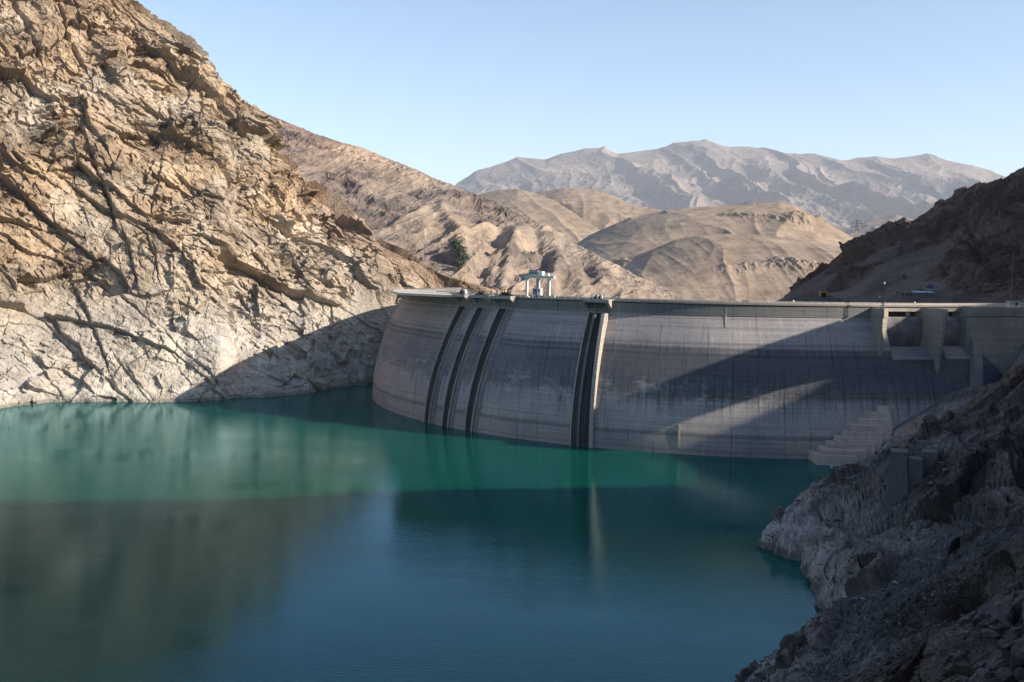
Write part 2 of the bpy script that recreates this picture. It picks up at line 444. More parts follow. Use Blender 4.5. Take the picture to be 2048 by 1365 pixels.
# ================================================================== HILLS BEHIND THE DAM
def hill(name, Kr, Kb, mat, nu, nv, disp, tint=None, back=(400, -300), sag=0.0, x0=None, x1=None, smooth=True, gam=1.0):
    x0 = Kr[0][0] if x0 is None else x0; x1 = Kr[-1][0] if x1 is None else x1
    x = np.linspace(x0, x1, nu)
    kr = np.array(Kr, float)
    ry, rz = np.interp(x, kr[:, 0], kr[:, 1]), np.interp(x, kr[:, 0], kr[:, 2])
    for _ in range(3):
        ry[1:-1] = (ry[:-2]+2*ry[1:-1]+ry[2:])/4
    by, bz = col_interp(Kb, x)
    top = P(x, ry, rz); bot = P(x, by, bz)
    v = np.linspace(0, 1, nv)[:, None, None]
    tops = top.copy()
    kk = max(5, nu//14)
    for _ in range(3):                      # sharp peaks belong to the crest only, the flanks below are rounder
        pad = np.concatenate([np.repeat(tops[:1], kk, 0)+(tops[0]-tops[1])*np.arange(kk, 0, -1)[:, None], tops, np.repeat(tops[-1:], kk, 0)+(tops[-1]-tops[-2])*np.arange(1, kk+1)[:, None]])
        cs = np.cumsum(np.concatenate([np.zeros((1, 3)), pad]), 0); tops = (cs[2*kk+1:]-cs[:-2*kk-1])/(2*kk+1)
    p = bot[None]*(1-v)+tops[None]*v+(top-tops)[None]*v**7
    p[..., 2] -= sag*(4*v[..., 0]*(1-v[..., 0]))*(top[None, :, 2]-bot[None, :, 2])
    tb = np.linspace(0, 1, 14)[1:, None, None]
    pb = top[None]+np.concatenate([0*tb, tb*back[0], tb**1.4*back[1]], -1)*np.ones((1, nu, 1))
    p = np.concatenate([p, pb], 0)
    vv = np.concatenate([v[:, 0, 0], 1+tb[:, 0, 0]])[:, None]*np.ones((1, nu))
    px, py = proj(p); n = normals(p); n *= np.where(n[..., 2] < 0, -1, 1)[..., None]
    d = disp(p, px, py, vv, x)
    p = p+(n if not name.startswith('distant') else n*.35+np.array([0, 0, .65]))*d[..., None]
    t = np.ones(p.shape) if tint is None else tint(p, px, py, vv, d)
    o = grid_obj(name, p, mat, tint=np.clip(t, .1, 2), smooth=smooth); o['kind'] = 'structure'
    remember(name, p)
    return o

def along(p, ang):
    a = R(ang); return p[..., 0]*math.cos(a)+p[..., 1]*math.sin(a), -p[..., 0]*math.sin(a)+p[..., 1]*math.cos(a)

# --- strata ridge on the left
def d_ridge(p, px, py, v, x):
    s, c = along(p, -38)
    env = np.sin(np.clip(v, 0, 1)*math.pi)**.6
    q = np.stack([s/105, c/330, p[..., 2]*0+3.3], -1); q[..., 0] += fbm(p/160, 3)*.7
    g = ridged(q, 3, .45)
    q2 = np.stack([s/30, c/130, p[..., 2]/200], -1); g2 = ridged(q2+7, 4)
    spur = strokes(px, py, [([(1000, 470), (985, 520), (960, 560)], 14, -9, 0, 1), ([(1065, 440), (1080, 520), (1085, 560)], 12, -9, 0, 1),
                            ([(1150, 470), (1165, 520), (1180, 575)], 14, -10, 0, 1), ([(885, 430), (920, 480), (930, 540)], 14, 10, 0, 1),
                            ([(1030, 480), (1015, 540), (1000, 590)], 12, 10, 0, 1), ([(1110, 490), (1115, 540), (1100, 590)], 12, 9, 0, 1)])
    rocky = sstep(-.12, .25, fbm(p/150+4, 3)+.28*(v-.45))
    lev = p[..., 2]+s*.28+fbm(p/60, 3)*14
    per = 15.0; f = (lev/per) % 1.0; led = np.where(f < .55, f/.55, (1-f)/.45)*sstep(.0, .1, f)
    fine = ridged(np.stack([s/9, c/18, lev/6], -1), 3)
    crest = np.clip(1-np.abs(v-.93)*9, 0, 1)*ridged(np.stack([s/14, c/40, lev/9], -1), 3)*6
    return env*((g*22-9)*(.6+.9*sstep(800, 1000, px))+g2*6)-spur*.8*env+rocky*(led*9.5+fine*3.0-5)*np.clip(env+.25, 0, 1)+crest*.8+fbm(p/6, 3)*.8
def t_ridge(p, px, py, v, d):
    lev = p[..., 2]+along(p, -38)[0]*.28+fbm(p/60, 3)*14
    rocky = sstep(-.12, .25, fbm(p/150+4, 3)+.28*(v-.45))[..., None]
    band = (.5+.5*np.sin(lev/15*6.28+fbm(p/20, 2)*3))[..., None]
    t = 1.12-rocky*np.array([.30, .29, .23])-rocky*band*np.array([.30, .30, .25])
    g = fbm(p/120+9, 3)[..., None]; t = t*(1+g*np.array([.3, .22, .1]))
    up = sstep(.55, 1.0, v)[..., None]*sstep(900, 560, px)[..., None]
    return t*(1+up*np.array([.0, -.12, -.16]))
hill('mountain_ridge', [(400, 150, 1500), (440, 182, 1500), (490, 207, 1480), (510, 218, 1470), (560, 240, 1440), (600, 256, 1420), (640, 272, 1400), (700, 291, 1370), (725, 297, 1360),
     (780, 320, 1330), (815, 333, 1310), (850, 349, 1290), (880, 363, 1270), (905, 371, 1260), (940, 388, 1240), (975, 399, 1220), (1010, 414, 1200),
     (1060, 438, 1175), (1110, 466, 1150), (1135, 474, 1140), (1160, 492, 1125), (1200, 516, 1100), (1250, 541, 1070), (1300, 567, 1040), (1350, 597, 1000), (1400, 625, 960)],
     [(400, 600, 850), (760, 640, 830), (1000, 660, 800), (1400, 665, 800)], M['ridge'], 760, 420, d_ridge, t_ridge, sag=.06, smooth=False)

# --- dry tan hills
def d_soft(amp=10, sc=90, ln=400, seed=0, ang=0, ledge=0, lev0=0):
    def f(p, px, py, v, x):
        s, c = along(p, ang)
        q = np.stack([s/sc+fbm(p/300+seed, 2)*.6, c/ln, np.full(s.shape, seed+.5)], -1)
        g = ridged(q, 2, .4)
        env = np.clip(np.sin(np.clip(v, 0, 1)*math.pi), 0, 1)**.7
        d = env*(g*amp-amp*.4)+fbm(p/200+seed, 3)*amp*.5*env
        d += env*ridged(np.stack([s/(sc*.28), c/ln*2, p[..., 2]*0+seed], -1), 2)*amp*.16
        if ledge:
            lv = p[..., 2]+fbm(p/140, 3)*25; k = np.exp(-((lv-lev0)/9)**2)*sstep(-.1, .2, fbm(p/120+seed+3, 3))
            d += k*(ledge+ledge*ridged(np.stack([s/12, c/60, lv/8], -1), 3)*1.5)
        return d
    return f
def t_soft(seed=0, lev0=0, ledge=False):
    def f(p, px, py, v, d):
        g = fbm(p/260+seed, 3)[..., None]; t = 1+g*np.array([.22, .18, .1])
        g2 = fbm(np.stack([p[..., 0]/40, p[..., 1]/40, p[..., 2]/9], -1)+seed, 3)[..., None]; t = t*(1+g2*.18)
        g4 = perlin(p/5.0+seed)[..., None]; t = t*np.where(g4 > .52, .62, 1+.06*g4)
        if ledge:
            lv = p[..., 2]+fbm(p/140, 3)*25; k = (np.exp(-((lv-lev0)/9)**2)*sstep(-.1, .2, fbm(p/120+seed+3, 3)))[..., None]
            t = t*(1-k*.22*ridged(p/15, 2)[..., None])
        return t
    return f
hill('dry_hill', [(1100, 486, 2350), (1140, 496, 2300), (1180, 470, 2250), (1230, 448, 2220), (1290, 430, 2200), (1350, 418, 2180), (1420, 413, 2160), (1480, 410, 2150), (1560, 406, 2130), (1590, 412, 2120), (1630, 436, 2100),
      (1680, 461, 2050), (1720, 484, 2000), (1780, 520, 1950), (1850, 560, 1900)], [(1100, 610, 1650), (1850, 640, 1500)], M['hill'], 480, 260,
      d_soft(12, 190, 700, 3, 10, 5, 185), t_soft(3, 185, True), back=(500, -250), sag=-.02)
hill('dry_hill', [(1120, 600, 1750), (1180, 560, 1720), (1230, 528, 1690), (1290, 505, 1660), (1350, 480, 1640), (1400, 471, 1620), (1450, 468, 1610), (1520, 470, 1600), (1600, 478, 1580), (1680, 492, 1560), (1760, 520, 1500), (1820, 560, 1480)],
      [(1120, 640, 1300), (1820, 650, 1250)], M['hill'], 480, 240, d_soft(6.5, 95, 520, 8, 5, 4, 78), t_soft(8, 78, True), back=(300, -60), sag=-.10)
hill('dry_hill', [(900, 420, 3100), (960, 388, 3050), (1000, 380, 3000), (1035, 378, 2950), (1075, 388, 2900), (1110, 402, 2850), (1150, 428, 2750), (1190, 455, 2650), (1230, 478, 2600), (1300, 520, 2500)],
      [(900, 600, 2300), (1300, 600, 2100)], M['hill'], 300, 200, d_soft(22, 200, 900, 12, 20), t_soft(12), back=(500, -260), sag=-.05)
hill('dry_hill', [(1030, 398, 3300), (1080, 384, 3250), (1130, 376, 3200), (1185, 379, 3150), (1230, 393, 3100), (1260, 408, 3050), (1320, 420, 3000), (1400, 450, 2900), (1480, 500, 2800)],
      [(1030, 560, 2700), (1480, 560, 2500)], M['hill'], 300, 200, d_soft(22, 240, 900, 21, 0), t_soft(21), back=(500, -260), sag=-.05)

# --- far range
def d_far(p, px, py, v, x):
    p = p/2.68
    s, c = along(p, 8)
    env = np.clip(v, 0, 1)**.3*np.clip(1.10-np.clip(v, 0, 1), .09, 1)
    w1 = fbm(p/700+4, 3)
    q = np.stack([s/400+w1*.8+c/2600, c/2600+w1*.3, s*0+8.3], -1)
    g = ridged(q, 2, .42)
    r2 = ridged(np.stack([p[..., 0]/300, p[..., 1]/420, p[..., 2]/420], -1)+w1[..., None]*.5, 6, .54)
    return 2.68*env*(g*270-105+r2*120-50)
def t_far(p, px, py, v, d):
    g = fbm(p/1100+2, 4)[..., None]; t = 1+g*np.array([.30, .22, .12])
    rk = sstep(.0, .25, fbm(p/700+8, 4)+.2*v-.12)[..., None]; return t*(1-rk*np.array([.22, .18, .12]))
hill('distant_mountains', [(800, 440, 15000), (860, 405, 15000), (905, 377, 15000), (950, 345, 15000), (1000, 327, 15000), (1040, 319, 15000), (1090, 316, 15000), (1125, 304, 15000), (1170, 296, 15000), (1210, 297, 15000),
      (1235, 308, 15000), (1275, 303, 15000), (1310, 300, 15000), (1345, 292, 15000), (1375, 287, 15000), (1395, 281, 15000), (1410, 277, 15000), (1430, 283, 15000), (1460, 294, 15000), (1500, 296, 15000), (1550, 302, 15000),
      (1600, 308, 15000), (1660, 317, 15000), (1700, 319, 15000), (1750, 317, 15000), (1800, 314, 15000), (1855, 312, 15000), (1900, 321, 15000), (1950, 336, 15000), (2010, 356, 15000), (2100, 380, 15000), (2300, 420, 15000)],
      [(800, 545, 9500), (2300, 545, 9200)], M['far'], 820, 380, d_far, t_far, back=(4000, -2400), sag=.05, smooth=False)
hill('distant_foothill', [(1300, 470, 5500), (1400, 430, 5500), (1500, 402, 5500), (1560, 398, 5500), (1620, 425, 5430), (1690, 462, 5360), (1740, 440, 5500), (1790, 428, 5500), (1840, 445, 5500), (1950, 480, 5500), (2100, 520, 5500)],
      [(1300, 560, 4400), (2100, 560, 4400)], M['far'], 300, 160, d_soft(55, 330, 900, 31, 0), t_far, back=(500, -260), sag=-.03)

# --- dark hill on the right behind the dam
def d_dark(p, px, py, v, x):
    s, c = along(p, 60)
    q = np.stack([s/2, p[..., 2]+s*.3, c], -1)
    wq = np.stack([fbm(p/40, 2), fbm(p/40+9, 2), fbm(p/40+19, 2)], -1)*10
    f1, e1 = facet((q+wq)/28, 1.3); f2, e2 = facet((q+wq)/11+9, 1.3); f3, e3 = facet(p/5+3, 1.2)
    rocky = sstep(-.12, .16, fbm(p/85+14, 3)+.30*sstep(1800, 2000, px)+.32*sstep(.45, .9, v)-.10)
    slope = sstep(.0, .3, v)
    d = fbm(p/90, 3)*16*slope+rocky*slope*(f1*11+f2*5+f3*2.2)+(1-rocky)*fbm(p/7, 3)*.8
    lv = p[..., 2]+fbm(p/50, 2)*6+s*.15
    d += (1-rocky)*np.sin(lv/3.6)*.35
    return d*np.where(v > .93, .55, 1)*sstep(1545, 1610, px)
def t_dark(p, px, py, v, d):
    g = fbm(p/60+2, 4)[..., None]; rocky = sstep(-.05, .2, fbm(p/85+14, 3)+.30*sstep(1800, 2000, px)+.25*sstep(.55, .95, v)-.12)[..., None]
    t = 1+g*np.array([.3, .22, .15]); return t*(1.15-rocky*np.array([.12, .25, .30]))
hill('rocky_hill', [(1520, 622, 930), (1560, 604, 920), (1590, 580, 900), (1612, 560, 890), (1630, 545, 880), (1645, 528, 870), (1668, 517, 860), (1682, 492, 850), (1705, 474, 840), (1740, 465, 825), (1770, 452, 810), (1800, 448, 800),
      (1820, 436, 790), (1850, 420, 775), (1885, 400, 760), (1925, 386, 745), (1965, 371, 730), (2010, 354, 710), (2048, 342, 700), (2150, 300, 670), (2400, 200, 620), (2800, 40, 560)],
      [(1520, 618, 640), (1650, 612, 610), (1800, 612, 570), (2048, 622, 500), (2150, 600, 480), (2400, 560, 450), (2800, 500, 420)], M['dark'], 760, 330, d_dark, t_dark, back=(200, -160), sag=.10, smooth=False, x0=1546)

# ================================================================== RIGHT BANK
VCAP = np.array([(-200, 340), (0, 280), (120, 205), (190, 152), (240, 112), (265, 87.5), (297, 66), (311, 57.3), (326, 43.4), (340, 31), (350, 22), (378, 24), (396, 28.5),
                 (407.5, 32), (413, 33.5), (420, 34.5), (425, 35), (429, 39), (437, 39), (444, 31), (448, 31), (449.5, 48), (458, 48), (464, 43.5), (478, 39), (500, 39), (560, 62), (800, 120)])
SHORE = [(-260, -160), (-180, -60), (-110, 0), (-50, 50), (-8, 100), (10, 120), (30, 150)]
for (x, y) in [(1480, 1365), (1560, 1312), (1640, 1270), (1672, 1245), (1642, 1212), (1650, 1190), (1608, 1132), (1560, 1108), (1523, 1088), (1560, 1050), (1608, 1012), (1648, 990), (1712, 948)]:
    q = G(x, y); SHORE.append((float(q[0]), float(q[1])))
SHORE += [(132, 381), (136, 396), (140, 412), (150, 470), (200, 600), (260, 900)]
def shore_dist(X, Y):
    best = np.full(X.shape, 1e9); sg = np.ones(X.shape)
    for (x0, y0), (x1, y1) in zip(SHORE[:-1], SHORE[1:]):
        vx, vy = x1-x0, y1-y0; L2 = vx*vx+vy*vy
        t = np.clip(((X-x0)*vx+(Y-y0)*vy)/L2, 0, 1); ex, ey = X-(x0+t*vx), Y-(y0+t*vy); e = np.hypot(ex, ey)
        s = np.sign(ex*vy-ey*vx); c = e < best-1e-6; best = np.where(c, e, best); sg = np.where(c, s, sg)
    return best*sg
def smin(a, b, k):
    h = np.clip(.5+.5*(b-a)/k, 0, 1); return b*(1-h)+a*h-k*h*(1-h)
def bank_base(X, Y):
    ds = shore_dist(X, Y)
    h = np.where(ds > 0, ds*.74+2.4*(1-np.exp(-np.abs(ds)/3.0)), ds*.9)
    # shelf of broken rock and debris below the spillway
    h = np.where(ds > 0, h-sstep(300, 350, Y)*ds*.16, h)
    h = h+18*np.exp(-((X/26)**2+((Y+6)/26)**2))
    u = X*math.sin(AZ)+Y*math.cos(AZ); d = -X*math.cos(AZ)+Y*math.sin(AZ)
    cap = np.interp(u, VCAP[:, 0], VCAP[:, 1])-d*TE
    far = sstep(398, 425, Y)
    cap = np.where(Y > 434, -15.0, cap)
    # outline of the bank where it meets the wall
    Ys = np.maximum(Y, 1.0)
    px, _ = proj(np.stack([X, Ys, np.full(X.shape, 30.0)], -1))
    yc = np.interp(px, [1700, 1740, 1785, 1800, 1830, 1880, 1960, 2000, 2025, 2048, 2100, 2200], [960, 932, 872, 822, 800, 778, 770, 762, 715, 668, 600, 480])
    dx, dy, dz = ray(px, yc); lim = HC+dz/dy*Y-1.5
    cap = np.where((Y > 270) & (X > 90), np.minimum(cap, lim+sstep(330, 270, Y)*30), cap)
    return smin(h, cap, 3.0), ds, cap
def right_bank():
    pxc = np.linspace(1380, 2100, 700)
    ang = np.arctan((pxc-1024)/F0)
    angs = np.concatenate([np.linspace(R(-100), ang[0], 60, endpoint=False), ang, np.linspace(ang[-1], R(140), 150)[1:]])
    rr = np.concatenate([np.geomspace(2, 68, 46, endpoint=False), 1/np.linspace(1/68, 1/480, 900, endpoint=False), np.geomspace(480, 1300, 50)])
    A, Rr = np.meshgrid(angs, rr); X, Y = Rr*np.sin(A), Rr*np.cos(A)
    h, ds, cap = bank_base(X, Y)
    q = np.stack([X, Y, h], -1)
    s = X*.75-Y*.66; c = X*.66+Y*.75
    qq = np.stack([s/1.3, c/2.4, h*1.0], -1)
    wq = np.stack([fbm(q/22, 2), fbm(q/22+9, 2), fbm(q/22+19, 2)], -1)*7
    f1, e1 = facet((qq+wq)/17, 1.4); f2, e2 = facet((qq+wq*.6)/6.5+9, 1.4); f3, e3 = facet(q/2.7+3, 1.3); f4, e4 = facet(q/1.0+13, 1.2)
    talus = sstep(.0, .18, fbm(q/34+41, 3)+.30*np.exp(-(((X-62)/26)**2+((Y-165)/30)**2))+.35*np.exp(-(((X-165)/22)**2+((Y-340)/26)**2))-.10)
    inl = sstep(-6, 6, ds)
    low = fbm(q/42, 3)*9
    d = inl*(low*(1-.6*sstep(280, 340, Y))+(1-talus)*(f1*6.0+f2*2.3+f3*.6-np.exp(-(e1/.02)**2)*.8)+talus*(f3*.35+f4*.30)+f4*.14)
    near = sstep(30, 90, Rr)
    d *= near*(1-.45*sstep(300, 350, Y))
    nx, ny = -.45, -.35
    p = q+np.stack([nx*d, ny*d, d*.8], -1)
    uu = p[..., 0]*math.sin(AZ)+p[..., 1]*math.cos(AZ); dd = -p[..., 0]*math.cos(AZ)+p[..., 1]*math.sin(AZ)
    cap2 = np.minimum(np.interp(uu, VCAP[:, 0], VCAP[:, 1]), np.interp(uu+1.5, VCAP[:, 0], VCAP[:, 1]))-dd*TE
    p[..., 2] = np.minimum(p[..., 2], np.minimum(cap+1.0, cap2+.6))
    t = np.ones(p.shape); g = fbm(q/16+5, 4)[..., None]; t = t*(1+g*np.array([.45, .38, .36]))
    t *= 1-.25*talus[..., None]*np.array([1.0, .75, .5])
    t *= 1+.7*sstep(315, 350, Y)[..., None]*np.array([1.05, 1, .95])
    ru = sstep(.1, .4, fbm(q/30+91, 3)+.2*sstep(200, 90, Rr))[..., None]; t *= 1+ru*np.array([.18, -.02, -.18])
    t *= np.where(f4 > .38, 1.5, 1.0)[..., None]
    o = grid_obj('river_bank', p, M['bank'], tint=np.clip(t, .2, 2.2)); o['kind'] = 'structure'
    remember('bank', p)
right_bank()

# unseen overhang added on the right bank, shaped to shade the dam face
def shade_crag():
    poly = [(399, 43.5), (409, 42.5), (411.7, 41.5), (417.4, 40.2), (426, 36.6), (431, 34), (446, 20), (452, 20), (450, 33), (446, 36), (439.3, 47), (438.95, 58.6), (430, 59.8), (421, 61.5), (413, 62.3), (399, 63.6)]
    rng = random.Random(3)
    mb = MB(); n = len(poly); rings = []
    for k, d in enumerate((-128, -118, -108, -98)):
        sh = (1.0, 1.0, 1.0, 1.0)[k]; vs = []
        for (u, v) in poly:
            j = 0.6 if k in (0, 3) else 0.0
            uu = u-j*(u-425)*.05; vv = v-j*(v-48)*.08
            X = uu*math.sin(AZ)-d*math.cos(AZ); Y = uu*math.cos(AZ)+d*math.sin(AZ)
            vs.append((X, Y, vv-d*TE))
        rings.append(vs)
    vs = [q for r in rings for q in r]; fs = []
    for k in range(3):
        for i in range(n):
            fs.append((k*n+i, k*n+(i+1) % n, (k+1)*n+(i+1) % n, (k+1)*n+i))
    fs += [tuple(range(n-1, -1, -1)), tuple(range(3*n, 4*n))]
    mb.add(vs, fs); o = mb.build('added_shade_rock', M['dark']); o['kind'] = 'structure'
shade_crag()

# ================================================================== WATER
def water():
    m, t, b = new_mat('lake_water'); N = NT(t); pos = N.pos()
    c = N.ramp(N.noise(pos, .006, 3), [(.35, (.002, .056, .042)), (.65, (.003, .082, .054))])
    N.put(b.inputs['Base Color'], c)
    w1 = N.noise(N.vmap(pos, (.55, 1.25, 1), (0, 0, R(20))), 1.0, 4, .62)
    w2 = N.noise(N.vmap(pos, (.09, .17, 1), (0, 0, R(-15))), 1.0, 3, .5)
    gust = N.ramp(N.noise(N.vmap(pos, (.007, .022, 1), (0, 0, R(10))), 1.0, 5, .62), [(.38, g3(.35)), (.62, g3(1.0))])
    h = N.math('ADD', N.math('MULTIPLY', w1, .20), N.math('MULTIPLY', w2, .16))
    bp = N.n('ShaderNodeBump', Strength=N.math('MULTIPLY', gust, .30), Distance=1.0, Height=h)
    t.nodes.remove(b)
    df = N.n('ShaderNodeBsdfDiffuse', Color=c)
    gl = N.n('ShaderNodeBsdfGlossy', Color=(.56, .83, 1.0, 1), Roughness=.025); N.put(gl.inputs['Normal'], bp.outputs[0])
    fr = N.n('ShaderNodeFresnel', IOR=1.39); N.put(fr.inputs['Normal'], bp.outputs[0])
    mx = t.nodes.new('ShaderNodeMixShader'); N.put(mx.inputs[0], fr.outputs[0]); N.put(mx.inputs[1], df.outputs[0]); N.put(mx.inputs[2], gl.outputs[0])
    out = [n for n in t.nodes if n.type == 'OUTPUT_MATERIAL'][0]; t.links.new(mx.outputs[0], out.inputs['Surface'])
    me = bpy.data.meshes.new('water')
    me.from_pydata([(-1500, -1500, 0), (1500, -1500, 0), (1500, 760, 0), (-1500, 760, 0)], [], [(0, 1, 2, 3)])
    o = link('water', me, m); o['kind'] = 'structure'
    me = bpy.data.meshes.new('ground')
    me.from_pydata([(-20000, -9000, -40), (20000, -9000, -40), (20000, 30000, -40), (-20000, 30000, -40)], [], [(0, 1, 2, 3)])
    o = link('ground', me, M['hill']); o['kind'] = 'structure'
water()

# ================================================================== HAZE
def haze():
    mb = MB(); mb.box((200, 9900, 1030), (20000, 21800, 2142))
    m = bpy.data.materials.new('haze'); m.use_nodes = True; t = m.node_tree; t.nodes.clear()
    o = t.nodes.new('ShaderNodeOutputMaterial'); v = t.nodes.new('ShaderNodeVolumePrincipled')
    v.inputs['Color'].default_value = (.80, .88, 1.0, 1); v.inputs['Density'].default_value = HAZE
    v.inputs['Anisotropy'].default_value = 0.0
    t.links.new(v.outputs[0], o.inputs['Volume'])
    ob = mb.build('haze', m); ob['kind'] = 'stuff'; ob['label'] = 'thin pale haze lying over the valley'; ob['category'] = 'haze'
HAZE = 3.0e-5
haze()

# ================================================================== THE DAM
CX, CY = 122.0, 605.0
def RH(h): return 205-.0052*np.maximum(h, 0)**2
def DP(th, r, h): th = np.radians(th); return np.stack([CX+r*np.sin(th), CY-r*np.cos(th), h+0*th], -1)
def TH(x, y, r):
    """azimuth and height where the ray through pixel x,y meets the vertical cylinder of radius r"""
    dx, dy, dz = ray(x, y); A = dx*dx+dy*dy; B = -2*(dx*CX+dy*CY); C = CX*CX+CY*CY-r*r
    t = (-B-math.sqrt(max(B*B-4*A*C, 0)))/2/A
    return math.degrees(math.atan2(dx*t-CX, CY-dy*t)), HC+dz*t

def concrete(name, main=True, base=(.30, .285, .275)):
    m, t, b = new_mat(name); N = NT(t)
    if main:
        uv = t.nodes.new('ShaderNodeUVMap').outputs[0]
    else:
        uv = N.pos()
    sp = t.nodes.new('ShaderNodeSeparateXYZ'); N.put(sp.inputs[0], uv)
    u, v = sp.outputs[0], (sp.outputs[1] if main else sp.outputs[2])
    pos = N.pos()
    c = N.mix(0, base, base)
    cl = N.noise(pos, .035, 5, .6)
    c = N.mix(1, c, N.ramp(cl, [(.3, (.80, .80, .84)), (.7, (1.14, 1.10, 1.04))]), 'MULTIPLY')
    if main:
        wob = N.math('MULTIPLY', N.math('SUBTRACT', N.noise(N.vmap(uv, (.035, .02, 1)), 1, 4), .5), 7.0)
        wob2 = N.math('MULTIPLY', N.math('SUBTRACT', N.noise(N.vmap(uv, (.6, .02, 1)), 1, 4, .7), .5), 6.0)
        vv = N.math('ADD', v, N.math('ADD', wob, wob2))
        bd = N.ramp(N.math('DIVIDE', vv, 64), [(0, g3(.80)), (.12, g3(.86)), (.15, g3(1.06)), (.30, g3(1.06)), (.345, g3(.88)), (.38, g3(.42)), (.48, g3(.36)), (.60, g3(.33)), (.655, g3(.40)), (.69, g3(.74)), (.74, g3(.92)), (1, g3(.92))])
        # stain faint at the far left; heavier right side also paints in shade
        side = N.ramp(N.math('DIVIDE', N.math('ADD', u, 260), 400), [(.10, g3(.40)), (.30, g3(.62)), (.50, g3(.98)), (.75, g3(1.0))])
        c = N.mix(side, c, N.mix(1, c, bd, 'MULTIPLY'))
        c = N.mix(N.math('MULTIPLY', side, N.ramp(N.math('DIVIDE', vv, 64), [(.36, g3(0)), (.44, g3(.55)), (.66, g3(.55)), (.71, g3(0))])), c, N.mix(1, c, (.72, .88, 1.12), 'MULTIPLY'))  # navy of the shade painted into the right-hand stain band
        c = N.mix(N.ramp(N.math('DIVIDE', N.math('ADD', u, 260), 400), [(.05, g3(.9)), (.28, g3(.0))]), c, N.mix(1, c, (1.10, 1.0, .98), 'MULTIPLY'))
        # dark lines left by the falling lake
        for lo, hi, k, wb in ((7.6, 9.0, .66, .03), (40.3, 41.2, .72, .02), (42.4, 43.6, .66, .02), (45.2, 45.7, .8, .01), (52.0, 52.3, .84, .01), (55.6, 56.0, .8, .01), (1.6, 2.2, .84, .02), (12.1, 12.4, .9, .02)):
            vz = N.math('ADD', v, N.math('MULTIPLY', N.math('SUBTRACT', N.noise(N.vmap(uv, (wb, .0, 1)), 1, 3), .5), 2.2))
            e = .5/64
            c = N.mix(1, c, N.ramp(N.math('DIVIDE', vz, 64), [(lo/64-e, g3(1)), (lo/64, g3(k)), (hi/64, g3(k)), (hi/64+e, g3(1))]), 'MULTIPLY')
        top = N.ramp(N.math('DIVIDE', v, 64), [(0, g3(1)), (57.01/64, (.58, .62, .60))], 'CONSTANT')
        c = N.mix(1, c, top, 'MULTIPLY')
        dr = N.noise(N.vmap(uv, (.9, .03, 1)), 1, 5, .75)
        dz_ = N.ramp(N.math('DIVIDE', v, 64), [(.20, g3(0)), (.33, g3(.9)), (.50, g3(.6)), (.60, g3(0))])
        c = N.mix(N.math('MULTIPLY', dz_, N.ramp(dr, [(.50, g3(0)), (.60, g3(1))])), c, N.mix(1, c, (.42, .46, .52), 'MULTIPLY'))
        # pale lime crusts in patches
        br2 = N.n('ShaderNodeTexBrick', Vector=uv, Scale=1.0, Color1=(1, 1, 1, 1), Color2=(0, 0, 0, 1), Mortar=(0, 0, 0, 1))
        br2.inputs['Brick Width'].default_value = 3.4; br2.inputs['Row Height'].default_value = 2.0; br2.inputs['Mortar Size'].default_value = .12; br2.inputs['Bias'].default_value = -.2
        pat = N.ramp(N.noise(N.vmap(uv, (.10, .16, 1)), 1, 6, .75), [(.50, g3(0)), (.60, g3(1))])
        zone = N.ramp(N.math('DIVIDE', vv, 64), [(.28, g3(0)), (.33, g3(1)), (.44, g3(.9)), (.50, g3(0))])
        zone = N.math('MULTIPLY', zone, N.ramp(N.math('DIVIDE', N.math('ADD', u, 260), 400), [(.55, g3(1)), (.64, g3(.25)), (.8, g3(.12))]))
        k = N.math('MULTIPLY', N.math('MULTIPLY', pat, zone), N.math('ADD', .25, N.math('MULTIPLY', br2.outputs[0], .6)))
        c = N.mix(k, c, (.40, .39, .38))
    # streaks
    sv = N.noise(N.vmap(uv, (.55, .035, 1) if main else (.6, .6, .05)), 1, 6, .72)
    c = N.mix(1, c, N.ramp(sv, [(.28, g3(.66)), (.42, g3(.97)), (.58, g3(1.04)), (.70, g3(1.28))]), 'MULTIPLY')
    sh = N.noise(N.vmap(uv, (.015, 1.5, 1) if main else (.02, .02, 1.5)), 1, 5, .7)
    c = N.mix(1, c, N.ramp(sh, [(.32, g3(.80)), (.5, g3(1.0)), (.68, g3(1.12))]), 'MULTIPLY')
    mott = N.noise(pos, .9, 6, .7)
    c = N.mix(1, c, N.ramp(mott, [(.3, g3(.84)), (.7, g3(1.14))]), 'MULTIPLY')
    hsum = N.math('MULTIPLY', mott, .15)
    if main:
        br = N.n('ShaderNodeTexBrick', Vector=uv, Scale=1.0, Color1=(1, 1, 1, 1), Color2=(.86, .87, .89, 1), Mortar=(.62, .62, .62, 1))
        br.offset = 0.0; br.inputs['Brick Width'].default_value = 10.1; br.inputs['Row Height'].default_value = 2.05; br.inputs['Mortar Size'].default_value = .07; br.inputs['Bias'].default_value = 0.1
        c = N.mix(.75, c, N.mix(1, c, br.outputs[0], 'MULTIPLY'))
        jm = N.math('ABSOLUTE', N.math('SUBTRACT', N.math('FRACT', N.math('DIVIDE', u, 10.1)), .5))
        leak = N.ramp(N.noise(N.vmap(uv, (.4, .06, 1)), 1, 5, .7), [(.42, g3(.60)), (.50, g3(1.0)), (.58, g3(1.5))])
        c = N.mix(N.ramp(N.noise(N.vmap(uv, (.3, .08, 1)), 1, 4), [(.42, g3(.1)), (.6, g3(.85))]), c, N.mix(1, c, N.ramp(jm, [(.484, g3(1)), (.489, g3(.45))]), 'MULTIPLY'))
        kk = N.math('MULTIPLY', N.ramp(jm, [(.455, g3(0)), (.497, g3(1))]), .8)
        c = N.mix(kk, c, N.mix(1, c, leak, 'MULTIPLY'))
        hsum = N.math('ADD', hsum, N.math('MULTIPLY', br.outputs[1], -.25))
